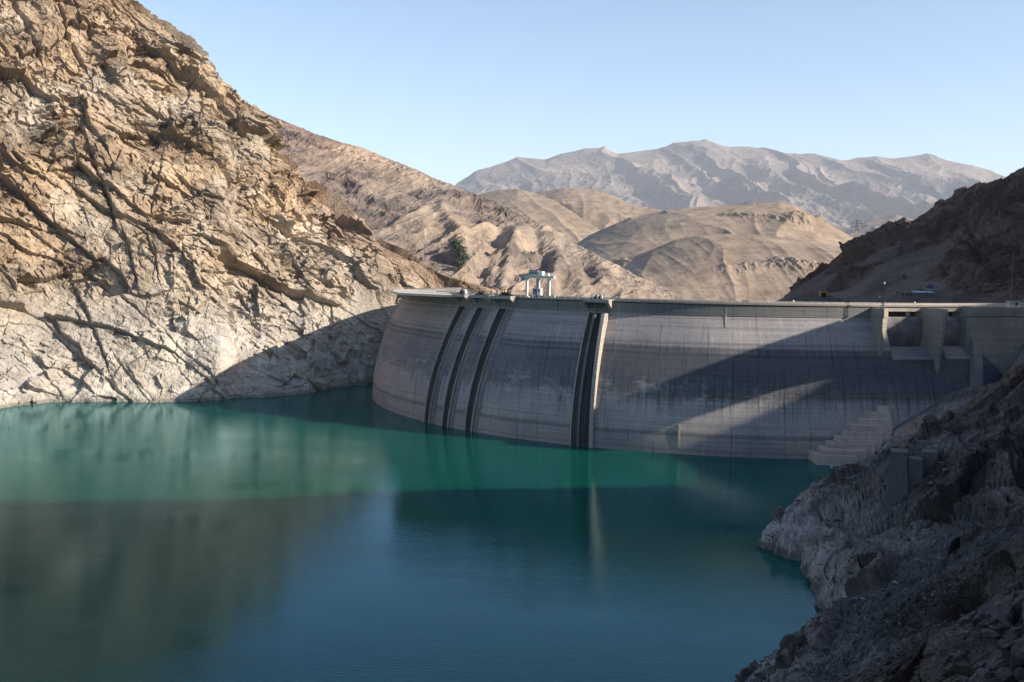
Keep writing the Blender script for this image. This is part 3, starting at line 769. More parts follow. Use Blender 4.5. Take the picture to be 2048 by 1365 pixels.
        hsum = N.math('ADD', hsum, N.math('MULTIPLY', sh, .22))
    N.put(b.inputs['Base Color'], c); b.inputs['Roughness'].default_value = .92
    N.put(b.inputs['Normal'], N.n('ShaderNodeBump', Strength=.5, Distance=.4, Height=hsum).outputs[0])
    return m
M['dam'] = concrete('dam_concrete', True, (.345, .33, .325)); M['conc'] = concrete('trim_concrete', False, (.34, .315, .285)); M['dconc'] = concrete('dark_concrete', False, (.15, .145, .145))
M['pierc'] = concrete('pier_concrete', False, (.26, .24, .21)); M['pconc2'] = concrete('sill_concrete', False, (.21, .20, .20)); M['pconc'] = concrete('panel_concrete', False, (.19, .185, .19)); M['lconc'] = concrete('pale_concrete', False, (.54, .50, .43)); M['oconc'] = concrete('old_concrete', False, (.13, .12, .12))
M['sconc'] = concrete('step_concrete', False, (.44, .37, .325))
M['road'] = flat_mat('crest_asphalt', (.16, .15, .14), .9)
M['rack'] = flat_mat('wet_dark_steel', (.012, .016, .022), .6, .0, .5, .8)
M['gate'] = flat_mat('weathered_gate_steel', (.15, .14, .14), .65, .1, .5, .25)
M['white'] = flat_mat('white_paint', (.72, .72, .68), .5, 0, .12)
M['crane'] = flat_mat('pale_crane_paint', (.52, .56, .52), .5, 0, .15)
M['cranebl'] = flat_mat('blue_green_paint', (.14, .27, .34), .5, 0, .15)
M['blue'] = flat_mat('cab_blue', (.05, .22, .42), .4, 0, .1)
M['glass'] = flat_mat('window_glass', (.03, .06, .10), .15, 0, .2, 1, .6)
M['red'] = flat_mat('red_paint', (.5, .06, .05), .5)
M['rail'] = flat_mat('railing_paint', (.62, .60, .54), .5, 0, .15)
M['steel'] = flat_mat('dark_steel', (.03, .03, .035), .55, .3, .4)
M['grey'] = flat_mat('machine_grey', (.20, .22, .24), .5, .2, .4)
M['yellow'] = flat_mat('yellow_paint', (.62, .52, .06), .6)
M['amber'] = flat_mat('amber_paint', (.36, .19, .03), .6)
M['navy'] = flat_mat('navy_panel', (.035, .03, .13), .5, 0, .3)
M['ledge'] = flat_mat('pale_roof_sheet', (.26, .33, .42), .5)
M['black'] = flat_mat('black_void', (.004, .004, .005), .9)
M['leaf'] = flat_mat('leaf_green', (.075, .10, .055), .7, 0, .6, .8)
M['bark'] = flat_mat('bark', (.08, .06, .045), .9)

dam = empty('arch_dam', 'curved grey concrete arch dam spanning the gorge above the green lake', 'dam', (CX, CY-190, 0))
def keep(o):
    """parent under the dam without moving it"""
    o.parent = dam; o.matrix_parent_inverse = Matrix.Translation(dam.location).inverted(); return o
GB = [(10.6, 16.2), (18.2, 22.5)]      # spillway bays (azimuth, degrees)
def dam_wall():
    segs = [(-118, GB[0][0], 57), (GB[0][0], GB[0][1], 40), (GB[0][1], GB[1][0], 57), (GB[1][0], GB[1][1], 40), (GB[1][1], 40, 57)]
    vs = []; fs = []; uvs = []
    def strip(th, prof):
        """prof: list of (r,h) or callable per th"""
        n0 = len(vs); k = len(prof)
        for a in th:
            for r, h in prof:
                q = DP(a, r, h); vs.append(tuple(q)); uvs.append((math.radians(a)*195, h if h >= -12 else -12))
        for i in range(len(th)-1):
            for j in range(k-1):
                fs.append((n0+i*k+j, n0+(i+1)*k+j, n0+(i+1)*k+j+1, n0+i*k+j+1))
    for a0, a1, ht in segs:
        th = np.linspace(a0, a1, max(3, int((a1-a0)/.8)+1))
        hs = np.linspace(0, ht, 44)
        prof = [(205, -30), (205, -2)]+[(float(RH(h)), float(h)) for h in hs]
        if ht > 50:
            prof += [(RH(57)+.45, 57.02), (RH(57)+.45, 61.4), (178.5, 61.4), (176, 40), (172, -30)]
        else:
            prof += [(RH(40)+.12, 40.2), (190.6, 44.8), (182, 45.6), (172, -30)]
        strip(th, prof)
    me = bpy.data.meshes.new('dam_wall'); me.from_pydata(vs, [], fs); me.update()
    uvl = me.uv_layers.new(name='UVMap')
    li = np.zeros(len(me.loops), np.int32); me.loops.foreach_get('vertex_index', li)
    uvl.data.foreach_set('uv', np.array(uvs, np.float32)[li].ravel())
    o = link('wall', me, M['dam']); keep(o)
dam_wall()

def sweep(mb, th0, th1, rin, rout, hs):
    f = lambda g, h: g(h) if callable(g) else g
    rg = []
    for h in hs:
        a0, a1 = f(th0, h), f(th1, h); r0, r1 = f(rin, h), f(rout, h)
        rg.append([tuple(DP(a0, r0, h)), tuple(DP(a0, r1, h)), tuple(DP(a1, r1, h)), tuple(DP(a1, r0, h))])
    n = len(rg); vs = [q for r in rg for q in r]
    fs = [(k*4+i, k*4+(i+1) % 4, (k+1)*4+(i+1) % 4, (k+1)*4+i) for k in range(n-1) for i in range(4)]
    fs += [(3, 2, 1, 0), tuple((n-1)*4+i for i in range(4))]
    mb.add(vs, fs)
def arcbox(mb, a0, a1, r0, r1, h0, h1, step=1.0):
    th = np.linspace(a0, a1, max(2, int(abs(a1-a0)/step)+1)); rg = []
    for a in th: rg.append([tuple(DP(a, r0, h0)), tuple(DP(a, r1, h0)), tuple(DP(a, r1, h1)), tuple(DP(a, r0, h1))])
    n = len(rg); vs = [q for r in rg for q in r]
    fs = [(k*4+i, k*4+(i+1) % 4, (k+1)*4+(i+1) % 4, (k+1)*4+i) for k in range(n-1) for i in range(4)]
    fs += [(3, 2, 1, 0), tuple((n-1)*4+i for i in range(4))]
    mb.add(vs, fs)

# crest road, overhanging edge slab, bridge girders
mb = MB(); arcbox(mb, -66, 40, 178.2, 187.2, 61.45, 62.1); keep(mb.build('crest_road', M['road']))
mb = MB(); arcbox(mb, -66, 40, 187.2, 189.0, 61.8, 62.42); keep(mb.build('edge_slab', M['pierc']))
mb = MB(); arcbox(mb, -66, 40, 177.6, 178.2, 61.4, 62.9); keep(mb.build('downstream_kerb', M['conc']))
for a0, a1 in GB:
    mb = MB(); arcbox(mb, a0-.3, a1+.3, 186.2, 188.4, 59.9, 61.5); keep(mb.build('bridge_girder', M['conc']))
    mb = MB(); arcbox(mb, a0-.3, a1+.3, 179, 180.2, 60.3, 61.5); keep(mb.build('bridge_girder', M['conc']))
# railing: two rails and posts
mb = MB()
for z, hh in ((63.45, .075), (62.95, .05)):
    arcbox(mb, -65.5, 39, 188.55, 188.72, z-hh, z+hh)
rl = keep(mb.build('railing', M['rail']))
pm = MB(); pm.box((0, 0, .5), (.16, .16, 1.05)); p0 = pm.build('post', M['rail'])
for k in range(100):
    o = p0 if k == 0 else p0.copy()
    if k: COL.objects.link(o)
    o.parent = rl; q = DP(-65+k*1.045, 188.63, 62.5); o.location = Vector([float(v) for v in q])-dam.location
    o.rotation_euler.z = R(-65+k*1.045)
    rl_inv = None
rl.location = rl.location
for o in rl.children:
    o.location = o.location+dam.location
# intake channels
HS = list(np.linspace(-3, 56.6, 26))
def lin(top, bot): return lambda h: bot+(top-bot)*max(min(h/57, 1.05), -.1)
def off(d, e=None):
    e = d if e is None else e
    return lambda h: float(RH(h))+d+(e-d)*max(h, 0)/57
for (ct, cb) in ((-50.7, -52.4), (-46.45, -48.2), (-41.9, -43.6)):
    ch = empty('intake_channel', None, None); ch.parent = dam
    ch.matrix_parent_inverse = Matrix.Translation(dam.location).inverted()
    mb = MB(); sweep(mb, lin(ct-.78, cb-.52), lin(ct+.62, cb+.52), off(-1), off(.12), HS); mb.build('trash_rack', M['rack'], ch)
    mb = MB(); sweep(mb, lin(ct+.62, cb+.52), lin(ct+.84, cb+.85), off(-1), off(1.0, .7), HS); mb.build('guide_rib', M['pierc'], ch)
    mb = MB(); sweep(mb, lin(ct-.95, cb-.75), lin(ct-.78, cb-.52), off(-1), off(.9, .9), HS); mb.build('guide_rib', M['conc'], ch)
    mb = MB(); sweep(mb, lin(ct+.84, cb+.85), lin(ct+1.9, cb+1.5), off(-1), off(.25), HS); mb.build('shade_panel', M['pconc'], ch)  # darker panel, the shade beside the rib put into its concrete colour
ch = empty('intake_channel', None, None); ch.parent = dam; ch.matrix_parent_inverse = Matrix.Translation(dam.location).inverted()
for a, b in ((-27.75, -26.95), (-26.65, -25.45)):
    mb = MB(); sweep(mb, lin(a, a-.05), lin(b, b-.1), off(-1), off(.15), HS); mb.build('trash_rack', M['rack'], ch)
mb = MB(); sweep(mb, lin(-26.95, -27.05), lin(-26.65, -26.75), off(-1), off(1.4, 2.6), HS); mb.build('guide_rib', M['dconc'], ch)
mb = MB(); sweep(mb, lin(-27.95, -28.0), lin(-27.75, -27.8), off(-1), off(1.0, 1.2), HS); mb.build('guide_rib', M['conc'], ch)
mb = MB(); sweep(mb, lin(-25.45, -25.5), lin(-25.02, -25.0), off(-1), lambda h: float(RH(h))+1.0+5.0*(max(h, 0)/57)**1.3, HS); mb.build('guide_rib', M['conc'], ch)
for a in (-27.4, -26.3):
    mb = MB()
    for dd in (-.14, .14):
        sweep(mb, lin(a+dd-.03, a+dd-.07), lin(a+dd+.03, a+dd-.01), off(-1), off(.55), HS)
    mb.build('lift_track', M['dconc'], ch)
# hoist platforms on the crest
for a0, a1, r1 in ((-51.9, -48.9, 192.6), (-47.6, -44.4, 192.8), (-43.2, -39.6, 193.0), (-28.1, -24.6, 193.6)):
    mb = MB()
    arcbox(mb, a0, a1, 186.5, r1, 61.3, 62.7, .5)
    for c, wd in ((a0+.12, .22), (a1-.22, .44)):
        rr = [tuple(DP(c-wd/2, 186.3, 57.2)), tuple(DP(c-wd/2, 186.8, 57.2)), tuple(DP(c+wd/2, 186.8, 57.2)), tuple(DP(c+wd/2, 186.3, 57.2))]
        tt = [tuple(DP(c-wd/2, 186.3, 61.3)), tuple(DP(c-wd/2, r1-.1, 61.3)), tuple(DP(c+wd/2, r1-.1, 61.3)), tuple(DP(c+wd/2, 186.3, 61.3))]
        mb.hexa(rr, tt)
    keep(mb.build('hoist_platform', M['conc']))
    mb = MB(); arcbox(mb, a0+.5, a1-.7, 186.3, 188.0, 56.6, 61.3, .5); keep(mb.build('guide_frame', M['dconc']))
# joint ribs and lime-stained joints standing a little proud
for (x, ya, yb, rr) in ((1452, 616, 655, 187), (1358, 850, 896, 205), (1323, 603, 612, 187.4)):
    a, h0 = TH(x, ya, rr); _, h1 = TH(x, yb, rr)
    lo, hi = max(min(h0, h1), -.5), min(max(h0, h1), 61.2)
    mb = MB(); sweep(mb, a-.10, a+.10, off(-.5) if hi < 57 else 186, (lambda h, lo=lo, hi=hi: float(RH(min(h, 57)))+(.2+.4*(h-lo)/(hi-lo))), list(np.linspace(lo, hi, 8))); keep(mb.build('joint_rib', M['conc']))
# ---- spillway piers
def pier(poly_top, poly_bot, h0, h1, cap=3.9):
    mb = MB(); n = len(poly_top)
    P0 = [tuple(DP(a, r, h0)) for a, r in poly_bot]; P1 = [tuple(DP(a, r, h1-cap)) for a, r in poly_top]
    mb.add(P0+P1, [(k, (k+1) % n, n+(k+1) % n, n+k) for k in range(n)]+[tuple(range(n-1, -1, -1)), tuple(range(n, 2*n))])
    cp = [(a+(.06 if k >= n//2 else -.06), r+.35) for k, (a, r) in enumerate(poly_top)]
    C0 = [tuple(DP(a, r, h1-cap)) for a, r in cp]; C1 = [tuple(DP(a, r, h1)) for a, r in cp]
    mb.add(C0+C1, [(k, (k+1) % n, n+(k+1) % n, n+k) for k in range(n)]+[tuple(range(n-1, -1, -1)), tuple(range(n, 2*n))])
    return keep(mb.build('spillway_pier', M['pierc']))
pier([(8.8, 184), (8.8, 195.6), (8.92, 196.4), (9.1, 196.2), (10.3, 192.9), (10.5, 191.5), (10.6, 184)],
     [(8.8, 184), (8.8, 195.2), (8.92, 196.0), (9.1, 195.8), (10.3, 192.5), (10.5, 191.1), (10.6, 184)], 30, 61.4)
pier([(16.1, 184), (16.2, 201.0), (16.3, 201.8), (16.5, 202.0), (16.95, 200.6), (17.9, 188), (18.2, 184)],
     [(16.1, 184), (16.2, 197.2), (16.3, 198.0), (16.5, 198.2), (16.95, 196.8), (17.9, 187), (18.2, 184)], 28, 61.4)
mb = MB()   # right abutment block
bl = [(22.4, 184), (22.45, 191.4), (22.8, 193.0), (38, 212), (42, 205), (40, 184)]
n = len(bl); B0 = [tuple(DP(a-(.5 if k_ in (0, 1, 2) else 0), r+(5.5 if 0 < k_ < 4 else 0), 8)) for k_, (a, r) in enumerate(bl)]; B1 = [tuple(DP(a, r, 58.2)) for a, r in bl]
mb.add(B0+B1, [(k, (k+1) % n, n+(k+1) % n, n+k) for k in range(n)]+[tuple(range(n-1, -1, -1)), tuple(range(n, 2*n))])
B0 = [tuple(DP(a, r+.4, 58.2)) for a, r in bl]; B1 = [tuple(DP(a, r+.4, 62.3)) for a, r in bl]
mb.add(B0+B1, [(k, (k+1) % n, n+(k+1) % n, n+k) for k in range(n)]+[tuple(range(n-1, -1, -1)), tuple(range(n, 2*n))])
for a in (24.2, 28.0):
    arcbox(mb, a, a+.35, 190, 199.6+(a-22)*1.15, 14, 30)
keep(mb.build('abutment_block', M['pierc']))
a0t, _ = TH(1938, 650, 190); a1t, _ = TH(1952, 650, 190); a0b, _ = TH(1942, 768, 203); a1b, _ = TH(1962, 768, 203)
mb = MB(); sweep(mb, lambda h: a0b+(a0t-a0b)*(h-24)/33, lambda h: a1b+(a1t-a1b)*(h-24)/33, 184, lambda h: float(RH(h))+2.2-.4*max(h-24, 0)/33, list(np.linspace(18, 57.5, 14))); keep(mb.build('buttress', M['pconc']))
# gates
for a0, a1 in GB:
    mb = MB(); th = np.linspace(a0, a1, 8); rg_ = [[tuple(DP(a, 197.0, 39.9)), tuple(DP(a, 197.0, 40.4)), tuple(DP(a, 190.6, 45.05)), tuple(DP(a, 190.6, 43.5))] for a in th]
    mb.add([q for g in rg_ for q in g], [(k*4+i, k*4+(i+1) % 4, (k+1)*4+(i+1) % 4, (k+1)*4+i) for k in range(7) for i in range(4)]+[(3, 2, 1, 0), (28, 29, 30, 31)])
    keep(mb.build('spillway_sill', M['pconc2']))
    vs = []; fs = []; th = np.linspace(a0+.05, a1-.05, 9); ks = np.linspace(0, 1, 15)
    for a in th:
        for k in ks:
            h = 45.0+12.6*k; r = 187.2+2.4*math.sin(math.pi*(k*.75+.12)); vs.append(tuple(DP(a, r, h)))
        for k in ks[::-1]:
            h = 45.0+12.6*k; r = 186.6+2.4*math.sin(math.pi*(k*.75+.12)); vs.append(tuple(DP(a, r, h)))
    nk = 2*len(ks)
    for i in range(len(th)-1):
        for j in range(nk):
            fs.append((i*nk+j, (i+1)*nk+j, (i+1)*nk+(j+1) % nk, i*nk+(j+1) % nk))
    fs += [tuple(range(nk)), tuple((len(th)-1)*nk+j for j in range(nk-1, -1, -1))]
    mb = MB(); mb.add(vs, fs); gt = keep(mb.build('spillway_gate', M['gate']))
    mb = MB(); q = DP(a1-1.2, 184.5, 58.6); mb.box(q, (1.3, 1.1, 1.5), R(a1)); q2 = DP(a1-1.2, 184.5, 59.5); mb.box(q2, (.8, .7, .4), R(a1))
    o = mb.build('hoist_motor', M['white']); o.parent = gt
# left abutment platform
pf = [(784, 582.5), (797, 586.2), (846, 588.4), (905, 590.6), (892, 583.2), (870, 580.4), (830, 579.4), (792, 578.6)]
pw = [G(x, y, 62.35) for x, y in pf]
mb = MB(); mb.prism([(p[0], p[1]) for p in pw], 61.3, 62.35); keep(mb.build('abutment_platform', M['lconc']))

# ================================================================== THINGS ON THE DAM
def frame_at(th, r, h):
    q = DP(th, r, h); return Vector([float(v) for v in q]), R(th)
# intake hoists
HL = ['pale winch housing with white cover on the leftmost intake platform', 'dark winch with domed cage on the second intake platform from the left',
      'cluster of dark upright hoist posts on the intake platform nearest the crane', 'row of white and dark hoist posts above the double intake channel']
for k, (a, kind) in enumerate(((-50.2, 0), (-46.0, 1), (-41.3, 2), (-26.5, 3))):
    q, rz = frame_at(a, 190.0, 62.7)
    ob = empty('intake_hoist', HL[k], 'hoist', q, 'intake hoists along the dam crest'); ob.rotation_euler.z = rz
    mb = MB(); mb.box((0, 0, .15), (6.5, 3.4, .3)); mb.build('base_frame', M['steel'], ob)
    mb = MB(); mb.tube((-1.6, 0, 1.0), (1.2, 0, 1.0), .62, n=14); mb.tube((-1.8, 0, 1.0), (-1.6, 0, 1.0), .85, n=14); mb.tube((1.2, 0, 1.0), (1.4, 0, 1.0), .85, n=14)
    mb.build('winch_drum', M['steel'], ob)
    if kind == 0:
        mb = MB(); mb.box((-.6, .3, 1.35), (2.6, 1.6, 1.5)); mb.prism([(-1.9, -.5), (.7, -.5), (.7, 1.1), (-1.9, 1.1)], 2.1, 2.25); mb.build('housing', M['grey'], ob)
        mb = MB(); mb.tube((1.6, .1, .3), (1.6, .1, 1.7), .95, .8, 12); mb.tube((1.6, .1, 1.7), (1.6, .1, 2.2), .8, .3, 12); mb.build('cover', M['white'], ob)
    elif kind == 1:
        mb = MB()
        for j in range(7):
            aa = j*math.pi/6; mb.tube((-3.0*math.cos(aa)*.9, -.4, .3+2.1*math.sin(aa)), (-3.0*math.cos(aa+.5)*.9, -.4, .3+2.1*abs(math.sin(aa+.5))), .12)
        for x in (-2, -1, 0, 1, 2): mb.tube((x, -.4, .3), (x, -.4, 2.0-.15*x*x), .09)
        mb.build('cage', M['grey'], ob)
    else:
        mb = MB()
        for j, x in enumerate((-3.0, -2.3, -1.1, -.4, .9, 1.6, 2.5, 3.0)):
            mb.tube((x, .2*(j % 3), .2), (x, .2*(j % 3), 1.7+.5*(j % 3)), .2, .15); mb.box((x, .2*(j % 3), 1.8+.5*(j % 3)), (.42, .34, .34))
        mb.build('hoist_posts', M['steel'] if kind == 2 else M['grey'], ob)
        if kind == 3:
            mb = MB()
            for x in (-1.9, .3, 2.1):
                mb = MB(); mb.prism([(x-.45, -1.25), (x+.45, -1.25), (x+.45, -.55), (x-.45, -.55)], .2, 1.6); mb.prism([(x-.25, -1.1), (x+.25, -1.1), (x+.25, -.7), (x-.25, -.7)], 1.55, 1.95)
                mb.build('motor_cover', M['white'], ob)
            mb = MB()
            for x in (-3.1, -1.4, 1.4, 3.0): mb.tube((x, -2.6, -3.6), (x, -2.6, .2), .1)
            mb.tube((-3.1, -2.6, -2.0), (3.0, -2.6, -2.0), .1); mb.tube((-3.1, -2.6, -3.4), (3.0, -2.6, -3.4), .1); mb.build('hanging_frame', M['steel'], ob)
# gantry crane
q, rz = frame_at(-36.9, 183.5, 62.1)
cr = empty('gantry_crane', 'white and blue-green gantry crane straddling the dam crest', 'crane', q); cr.rotation_euler.z = rz
XL, XR, HB = -6.6, 6.0, 8.9
for x, mt in ((XL, 'cranebl'), (XR, 'crane')):
    mb = MB(); mb.box((x, 0, HB/2), (.95, 1.0, HB)); mb.box((x, 0, .35), (2.4, 1.5, .6)); mb.box((x, 0, HB-.35), (1.7, 1.3, .7)); lg = mb.build('leg', M['crane'], cr)
    mb = MB()
    for dx in (-.8, .8): mb.tube((x+dx, -.5, .0), (x+dx, .5, .0), .32, n=12)
    mb.build('wheel', M['steel'], lg)
mb = MB(); mb.box((.4, 0, HB+.6), (16.6, 1.3, .8)); mb.box((.4, 0, HB+1.12), (17.4, 2.1, .18)); mb.build('main_beam', M['crane'], cr)
mb = MB(); mb.hexa([(-8.1, -.6, HB+.2), (-8.1, .6, HB+.2), (-13.6, .4, HB+1.0), (-13.6, -.4, HB+1.0)], [(-8.1, -.6, HB+1.15), (-8.1, .6, HB+1.15), (-13.6, .4, HB+1.3), (-13.6, -.4, HB+1.3)])
mb.build('jib', M['cranebl'], cr)
mb = MB(); mb.box((-2.6, .2, HB+2.35), (5.0, 2.4, 2.1)); mh = mb.build('machinery_house', M['crane'], cr)
mb = MB(); mb.box((-2.6, .2, HB+3.48), (5.4, 2.7, .16)); mb.build('roof', M['grey'], mh)
mb = MB(); mb.box((-.6, -.6, HB+3.7), (1.4, .5, .28)); mb.build('beacon', M['red'], mh)
for x in (-4.2, -2.6, -1.0):
    mb = MB(); mb.box((x, -1.03, HB+2.5), (1.2, .1, 1.0)); mb.build('window', M['glass'], mh)
mb = MB(); mb.box((1.4, 0, HB+2.2), (2.3, 2.2, 2.2)); mb.build('winch_house', M['white'], cr)
for y in (-1.0, 1.0):
    mb = MB()
    for z in (1.9, 2.6): mb.tube((2.6, y, HB+z), (9.0, y, HB+z), .07)
    for x in np.arange(2.8, 9.1, 1.0): mb.tube((x, y, HB+1.2), (x, y, HB+2.65), .06)
    mb.build('guard_rail', M['white'], cr)
mb = MB(); mb.tube((-8.2, -1, HB+2.2), (-5.4, -1, HB+2.2), .06)
for x in (-8, -7, -6): mb.tube((x, -1, HB+1.2), (x, -1, HB+2.25), .06)
mb.build('guard_rail', M['white'], cr)
mb = MB()
for x in (-.3, .3): mb.tube((XR-.9+x*.0, x, .6), (XR-.9, x, HB), .06)
for z in np.arange(1, HB, .7): mb.tube((XR-.9, -.3, z), (XR-.9, .3, z), .04)
mb.build('ladder', M['grey'], cr)
mb = MB(); mb.box((5.2, 0, HB+1.9), (1.3, 1.3, 1.2)); mb.build('control_box', M['white'], cr)
mb = MB(); mb.box((-.5, -.3, HB/2+1.6), (.7, .9, HB-3.0)); mb.build('mast', M['cranebl'], cr)
mb = MB(); mb.box((.45, -.3, HB/2+1.6), (.7, .9, HB-3.0)); mb.build('mast', M['crane'], cr)
mb = MB(); mb.box((-1.2, -.4, 2.9), (2.2, 2.0, 3.0)); cb = mb.build('cab', M['cranebl'], cr)
mb = MB(); mb.box((-1.2, -1.43, 3.5), (1.9, .08, 1.2)); mb.build('window', M['glass'], cb)
mb = MB(); mb.box((-1.2, -1.43, 2.0), (2.1, .06, 1.1)); mb.build('lower_panel', M['blue'], cb)
mb = MB(); mb.box((.9, -.3, 2.8), (1.7, 1.8, 3.2)); sb = mb.build('switch_cabinet', M['white'], cr)
mb = MB(); mb.box((1.0, -1.23, 3.4), (.7, .08, 1.1)); mb.build('window', M['glass'], sb)
mb = MB(); mb.box((-.4, -.3, .9), (1.6, 1.2, 1.3)); mb.box((1.8, -.3, .9), (1.2, .8, .6)); mb.build('drive_unit', M['steel'], cr)
mb = MB(); mb.tube((-1.3, -.9, HB), (-1.3, -.9, 5.4), .04); mb.box((-1.3, -.9, 5.2), (.5, .3, .7)); mb.build('hook', M['steel'], cr)
# small yellow-green trolley beside the crane
q, rz = frame_at(-34.2, 184, 62.1)
tr = empty('maintenance_trolley', 'small pale green trolley parked right of the crane leg on the crest', 'trolley', q); tr.rotation_euler.z = rz
mb = MB(); mb.box((0, 0, .9), (1.5, 1.1, 1.3)); mb.box((-1.8, 0, .8), (2.0, .9, .5)); mb.build('body', flat_mat('pale_green', (.40, .48, .30), .6), tr)
for x in (-2.3, -1, .5):
    mb = MB(); mb.tube((x, -.6, .3), (x, .6, .3), .3, n=12); mb.build('wheel', M['steel'], tr)
# lattice mast on the first pier
q = DP(9.3, 195.0, 61.4); base = Vector([float(v) for v in q])
ms = empty('lamp_mast', 'dark lattice lamp mast standing on the first spillway pier', 'mast', base)
mb = MB(); Hm = 10.2
for sx, sy in ((-1, -1), (1, -1), (1, 1), (-1, 1)): mb.tube((sx*.36, sy*.36, 0), (sx*.2, sy*.2, Hm), .07, n=6)
for k in range(12):
    z0, z1 = k*Hm/12, (k+1)*Hm/12; w0, w1 = .36-.16*z0/Hm, .36-.16*z1/Hm; s = 1 if k % 2 else -1
    mb.tube((-w0*s, -w0, z0), (w1*s, -w1, z1), .045, n=5); mb.tube((-w0, -w0*s, z0), (-w1, w1*s, z1), .045, n=5); mb.tube((w0, w0*s, z0), (w1, -w1*s, z1), .045, n=5)
mb.build('lattice', M['steel'], ms)
mb = MB(); mb.box((0, 0, .35), (1.5, 1.5, .9)); mb.build('footing', M['dconc'], ms)
mb = MB(); mb.tube((.25, 0, Hm-.2), (.25, 0, Hm+.9), .2, .14); mb.box((.3, 0, Hm+.2), (.6, .4, .4)); mb.build('lamp_head', M['white'], ms)
mb = MB(); mb.box((-.4, -.1, 2.0), (.5, .4, .5)); mb.box((.55, -.1, 2.6), (.5, .4, .4)); mb.build('floodlight', M['grey'], ms)
mb = MB(); mb.box((-.3, 0, 7.0), (.9, .3, .5)); mb.build('crossarm', M['steel'], ms)
# marker lamps on the railing
for (x, y, lab) in ((1587, 604, 'white bollard lamp on the dam railing left of the lattice mast'), (1830, 609, 'white bollard lamp on the railing above the first spillway bay')):
    a, h = TH(x, y, 188.4); q = DP(a, 188.2, 62.45); ob = empty('bollard_lamp', lab, 'lamp', [float(v) for v in q], 'white lamps on the dam railing')
    mb = MB(); mb.tube((0, 0, 0), (0, 0, 1.0), .22, .22, 10); mb.build('post', M['white'], ob)
    mb = MB(); mb.tube((0, 0, 1.0), (0, 0, 1.55), .36, .3, 12); mb.tube((0, 0, 1.55), (0, 0, 1.7), .3, .1, 12); mb.build('lamp_head', M['white'], ob)
# guard hut at the right end
c0 = P(2027, 606, 424); hut = empty('guard_hut', 'small square concrete hut with one dark window at the right end of the crest', 'hut', (float(c0[0]), float(c0[1]), 62.2))
mb = MB(); mb.box((0, 0, 1.35), (4.4, 3.4, 2.7)); hw = mb.build('wall', M['lconc'], hut)
mb = MB(); mb.box((0, 0, 2.8), (4.9, 3.9, .24)); mb.build('roof', M['conc'], hut)
mb = MB(); mb.box((.5, -1.72, 1.6), (1.2, .1, .9)); wn = mb.build('window', M['black'], hw)
# small things by the railing
a, h = TH(1492, 603, 188.0); q = DP(a, 186.9, 62.1); kb = empty('electrical_cabinet', 'low grey cabinet behind the railing at the middle of the crest', 'cabinet', [float(v) for v in q]); kb.rotation_euler.z = R(a)
mb = MB(); mb.box((0, 0, .85), (2.7, .9, 1.5)); mb.build('body', M['grey'], kb)
mb = MB(); mb.box((0, 0, 1.66), (2.9, 1.1, .12)); mb.build('lid', M['conc'], kb)
# fence on the left abutment platform
for i_ in range(7):
    x0_, y0_ = pf[(i_+1) % 8][0], pf[(i_+1) % 8][1]
fn = None
fpts = [pw[7], pw[6], pw[5], pw[4]]
fn = MB()
for A_, B_ in zip(fpts[:-1], fpts[1:]):
    for zz_ in (.5, 1.0): fn.tube((A_[0], A_[1]-.6, A_[2]+zz_), (B_[0], B_[1]-.6, B_[2]+zz_), .06, n=5)
fo = keep(fn.build('platform_railing', M['rail']))
for A_, B_ in zip(fpts[:-1], fpts[1:]):
    L_ = float(np.linalg.norm(B_-A_)); n_ = max(2, int(L_/3.2))
    for k_ in range(n_):
        c_ = A_+(B_-A_)*k_/n_; fm = MB(); fm.box((float(c_[0]), float(c_[1])-.6, float(c_[2])+.55), (.18, .18, 1.2)); fm.build('post', M['rail'], fo)
# street lights
def pole(name, lab, cat, x, y0, y1, Z, r=.07, head=None, hmat='white', grp=None, base=None):
    b0 = P(x, y0, Z) if base is None else base; top = P(x, y1, Z); H = float(top[2]-b0[2])
    ob = empty(name, lab, cat, [float(v) for v in b0], grp)
    mb = MB(); mb.tube((0, 0, -.6), (0, 0, H), r*1.4, r); mb.build('pole', M['grey'] if r < .2 else M['bark'], ob)
    if head:
        mb = MB(); mb.box((head/2, 0, H), (abs(head), .25, .18)); mb.build('lamp_head', M[hmat], ob)
    return ob
a, h = TH(924, 592, 180); q = DP(a, 179.3, 62.1)
pole('street_light', 'thin pale lamp pole on the crest left of the intake platforms', 'street light', 924, 591, 572, float(q[1]), .09, .8, base=q)
q = P(2046, 612, 417)
pole('street_light', 'short pole with white lamp at the right edge of the crest', 'street light', 2046, 612, 601, 417, .1, .9)
# ---- stepped blocks at the foot of the wall
stp = empty('stepped_buttress', 'flight of huge concrete steps climbing against the foot of the dam wall', 'steps')
ST = [(1756, 1779, 813, 828), (1740, 1783, 826, 842), (1724, 1784, 839, 858), (1709, 1786, 851, 873), (1693, 1782, 864, 884), (1680, 1765, 876, 898), (1664, 1750, 888, 909), (1650, 1734, 899, 919), (1634, 1716, 911, 929)]
for k, (xl, xr, y0, y1) in enumerate(ST):
    rr = 204.2+k*1.5; a0, h1 = TH(xl, y0, rr); a1, h1b = TH(xr, y0+5, rr+2.0); _, h0 = TH(xl, y1, rr)
    if k == 8: h0 = -3
    hh0 = h0-1.0
    mb = MB(); mb.hexa([tuple(DP(a0, 196, hh0)), tuple(DP(a0, rr, hh0)), tuple(DP(a1, rr+2.0, hh0)), tuple(DP(a1, 196, hh0))],
                       [tuple(DP(a0, 196, h1)), tuple(DP(a0-.0, rr-.15, h1)), tuple(DP(a1, rr+1.85, h1)), tuple(DP(a1, 196, h1))])
    mb.build('step', M['sconc'], stp, bevel=.08)
